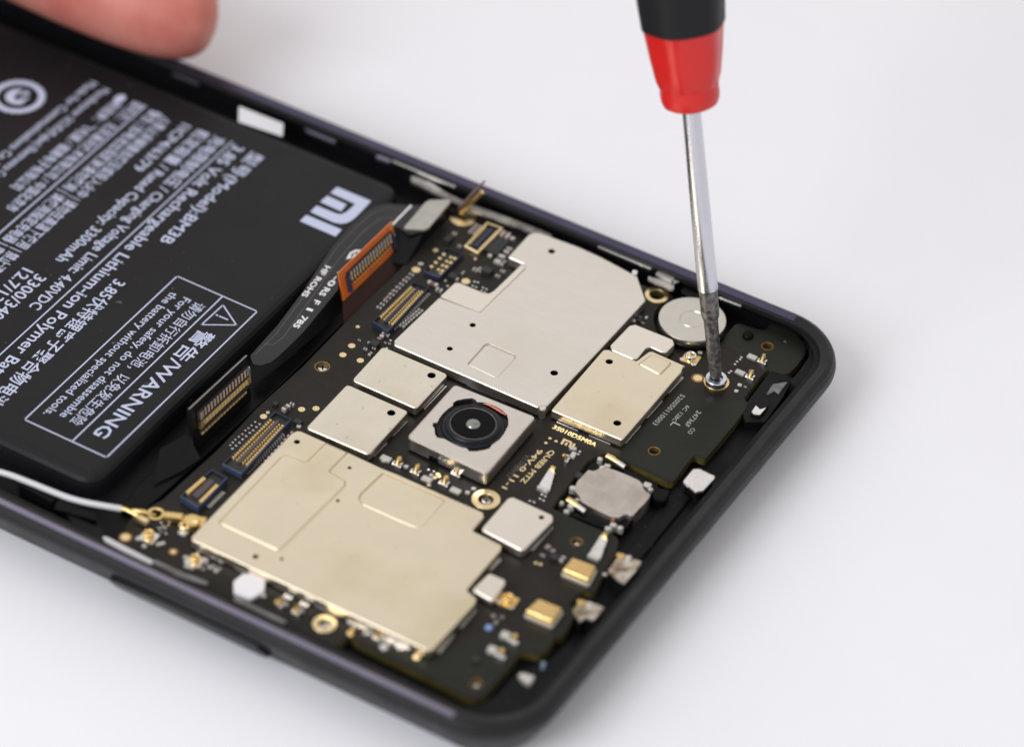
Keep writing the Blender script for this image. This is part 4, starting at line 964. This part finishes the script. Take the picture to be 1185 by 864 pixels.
# ================================================================== screwdriver
ax_img = math.radians(96.9)                      # lean of the shaft in the picture plane
lean = (CR*math.cos(ax_img)+CU*math.sin(ax_img))*.885-CD*.466
lean.normalize()
tipz = ws+Vector((0, 0, -.22))
sd = thing('screwdriver', 'red and black screwdriver standing with its tip in the raised screw', 'screwdriver', tipz)
q = MB(); q.lathe(tipz, lean, [(.25, 0), (.62, .35), (.70, 1.2), (.74, 2.4), (.80, 7.4), (.98, 7.9), (1.02, 8.4), (1.02, 11.1)], 28); q.build('worn_tip', 'tip_worn', sd, angle=30)
q = MB()
e1 = lean.orthogonal().normalized(); e2 = lean.cross(e1)
for k in range(4):
    t = math.pi/4+k*math.pi/2; d = e1*math.cos(t)+e2*math.sin(t)
    q.tube([tipz+lean*.2+d*.45, tipz+lean*1.5+d*.62, tipz+lean*2.6+d*.6], [.16, .18, .05], 8)
q.build('tip_flute', 'tip_worn', sd)
q = MB(); q.lathe(tipz, lean, [(1.08, 11.1), (1.12, 11.2), (1.08, 20), (.98, 36)], 32); q.build('shaft', 'chrome', sd, angle=30)
HB = 33.2
def hexr(prof, n=48, amp=.035):
    vs = []; fs = []
    for r, t in prof:
        for k in range(n):
            a = 2*math.pi*k/n; rr_ = r*(1+amp*math.cos(6*a))
            vs.append(tipz+lean*t+(e1*math.cos(a)+e2*math.sin(a))*rr_)
    for j in range(len(prof)-1):
        for k in range(n): fs.append((j*n+k, j*n+(k+1) % n, (j+1)*n+(k+1) % n, (j+1)*n+k))
    fs.append(tuple(reversed(range(n)))); fs.append(tuple(range((len(prof)-1)*n, len(prof)*n)))
    return vs, fs
q = MB(); q.lathe(tipz, lean, [(1.2, HB+.1), (2.55, HB), (2.95, HB+.25), (3.15, HB+.8), (3.2, HB+1.5), (3.15, HB+2.1), (3.2, HB+2.6)], 48)
v_, f_ = hexr([(3.2, HB+2.55), (3.45, HB+3.3), (3.85, HB+6), (4.25, HB+9.4), (4.3, HB+9.5)]); q.add(v_, f_); q.build('red_collar', 'red_plastic', sd, angle=30)
q = MB(); v_, f_ = hexr([(4.2, HB+9.2), (4.42, HB+9.35), (4.6, HB+12), (4.85, HB+18), (5.6, HB+35), (6.0, HB+50), (5.8, HB+66), (5.0, HB+76), (3.0, HB+79)], 48, .025); q.add(v_, f_); q.build('rubber_grip', 'rubber_black', sd, angle=40)

# ================================================================== hand holding the far edge
hd = None
def skinned(name, joints, edges, m, label):
    me = bpy.data.meshes.new(name); me.from_pydata([(x*U, y*U, z*U) for x, y, z, r in joints], edges, [])
    o = bpy.data.objects.new(name, me); COL.objects.link(o)
    md = o.modifiers.new('skin', 'SKIN'); md.use_smooth_shade = True
    for i, (x, y, z, r) in enumerate(joints):
        o.data.skin_vertices[0].data[i].radius = (r*U, r*U)
    o.data.skin_vertices[0].data[0].use_root = True
    sb = o.modifiers.new('sub', 'SUBSURF'); sb.levels = 2; sb.render_levels = 2
    dg = bpy.context.evaluated_depsgraph_get(); dg.update()
    m2 = bpy.data.meshes.new_from_object(o.evaluated_get(dg)); m2.name = name
    bpy.data.objects.remove(o)
    m2.materials.append(MATS[m])
    for p in m2.polygons: p.use_smooth = True
    ob = bpy.data.objects.new(name, m2); COL.objects.link(ob)
    WO[ob.name] = Vector((0, 0, 0))
    return ob
def pj(px, py, z, r): q_ = pt(px, py, z); return (q_.x, q_.y, q_.z, r)
T0, T1, T2, T3, T4, T5 = pj(-120, -150, 21, 9.5), pj(30, -62, 16, 7.2), pj(92, -27, 14, 6.7), pj(162, 3, 13, 6.4), pj(216, 22, 12.4, 5.8), pj(254, 30, 12.0, 3.6)
bx_, by_ = T0[0], T0[1]
J = [(bx_-28, by_+22, 27, 19), (bx_-63, by_+46, 31, 21), (bx_-113, by_+80, 35, 23), T0, T1, T2, T3, T4, T5]
for k, (dx, dy, r) in enumerate(((-14, 42, 1.0), (-20, 55, 1.0), (-30, 66, .95), (-42, 76, .85))):   # fingers curling in beside the phone
    J += [(bx_+dx, by_+dy, 21, 11*r), (bx_+dx+20, by_+dy-8, 13, 8*r), (bx_+dx+30, by_+dy-22, 8, 6.8*r), (bx_+dx+30, by_+dy-36, 6.4, 5.6*r)]
ED = [(0, 1), (1, 2), (0, 3), (3, 4), (4, 5), (5, 6), (6, 7), (7, 8)] + [e for k in range(4) for e in ((0, 9+4*k), (9+4*k, 10+4*k), (10+4*k, 11+4*k), (11+4*k, 12+4*k))]
hand = skinned('person', J, ED, 'skin', '')
tag(hand, 'hand of a person whose thumb presses on the far edge of the phone', 'person')
q = MB()
nb = Vector((T5[0]-5.0, T5[1]+4.6, T5[2]+3.2)); N1 = Vector((.25, .35, .9)).normalized(); N2 = Vector((.93, -.25, -.2)); N2 = (N2-N1*N2.dot(N1)).normalized(); N3 = N1.cross(N2)
gr = []
for i in range(7):
    for j in range(7):
        u, v = (i/6-.5)*2, (j/6-.5)*2
        gr.append(nb+N2*u*4.2+N3*v*3.8*math.sqrt(max(.2, 1-.35*u*u))-N1*(v*v*1.6+u*u*.6))
q.add(gr, [(i*7+j, (i+1)*7+j, (i+1)*7+j+1, i*7+j+1) for i in range(6) for j in range(6)]); q.build('thumb_nail', 'nail', hand)

# ================================================================== light, world, camera
w = bpy.data.worlds.new('World'); S.world = w; w.use_nodes = True
nt = w.node_tree; bg = nt.nodes['Background']
tc = nt.nodes.new('ShaderNodeTexCoord'); vm = nt.nodes.new('ShaderNodeVectorMath'); vm.operation = 'DOT_PRODUCT'
L_ = (Vector((CD.x, CD.y, 0))*.95-CR*.25+Vector((0, 0, .62))).normalized()
vm.inputs[1].default_value = L_
nt.links.new(tc.outputs['Generated'], vm.inputs[0])
cr = nt.nodes.new('ShaderNodeValToRGB'); mr = nt.nodes.new('ShaderNodeMapRange'); mr.inputs['From Min'].default_value = -1
nt.links.new(vm.outputs['Value'], mr.inputs['Value']); nt.links.new(mr.outputs[0], cr.inputs['Fac'])
cr.color_ramp.elements[0].color = (.70, .695, .70, 1); cr.color_ramp.elements[1].color = (1.07, 1.04, 1.0, 1)
nt.links.new(cr.outputs['Color'], bg.inputs['Color']); bg.inputs['Strength'].default_value = .80

def area(name, loc, target, size, energy, col):
    l = bpy.data.lights.new(name, 'AREA'); l.shape = 'SQUARE'; l.size = size; l.energy = energy; l.color = col
    o = bpy.data.objects.new(name, l); COL.objects.link(o); o.location = loc
    o.rotation_euler = (Vector(target)-Vector(loc)).to_track_quat('-Z', 'Y').to_euler(); return o
hx = Vector((CR.x, CR.y, 0)).normalized(); hy = Vector((CD.x, CD.y, 0)).normalized()
area('window_light', -hx*.60-hy*.56+Vector((0, 0, .60)), (0, 0, 0), .55, 6.3, (.95, .97, 1.0))

cd = bpy.data.cameras.new('camera'); co = bpy.data.objects.new('camera', cd); COL.objects.link(co); S.camera = co
M4 = Matrix(((CR.x, CU.x, -CD.x, CAM.x*U), (CR.y, CU.y, -CD.y, CAM.y*U), (CR.z, CU.z, -CD.z, CAM.z*U), (0, 0, 0, 1)))
co.matrix_world = M4
cd.sensor_width = 36; cd.sensor_fit = 'HORIZONTAL'; cd.lens = FPX/PW*36
cd.clip_start = .02; cd.clip_end = 20
cd.dof.use_dof = True; cd.dof.focus_distance = (pt(560, 440, 5)-CAM).dot(CD)*U; cd.dof.aperture_fstop = 14
S.render.engine = 'CYCLES'
S.cycles.use_denoising = True
S.cycles.max_bounces = 8
S.view_settings.view_transform = 'Standard'; S.view_settings.look = 'None'; S.view_settings.exposure = 0; S.view_settings.gamma = 1
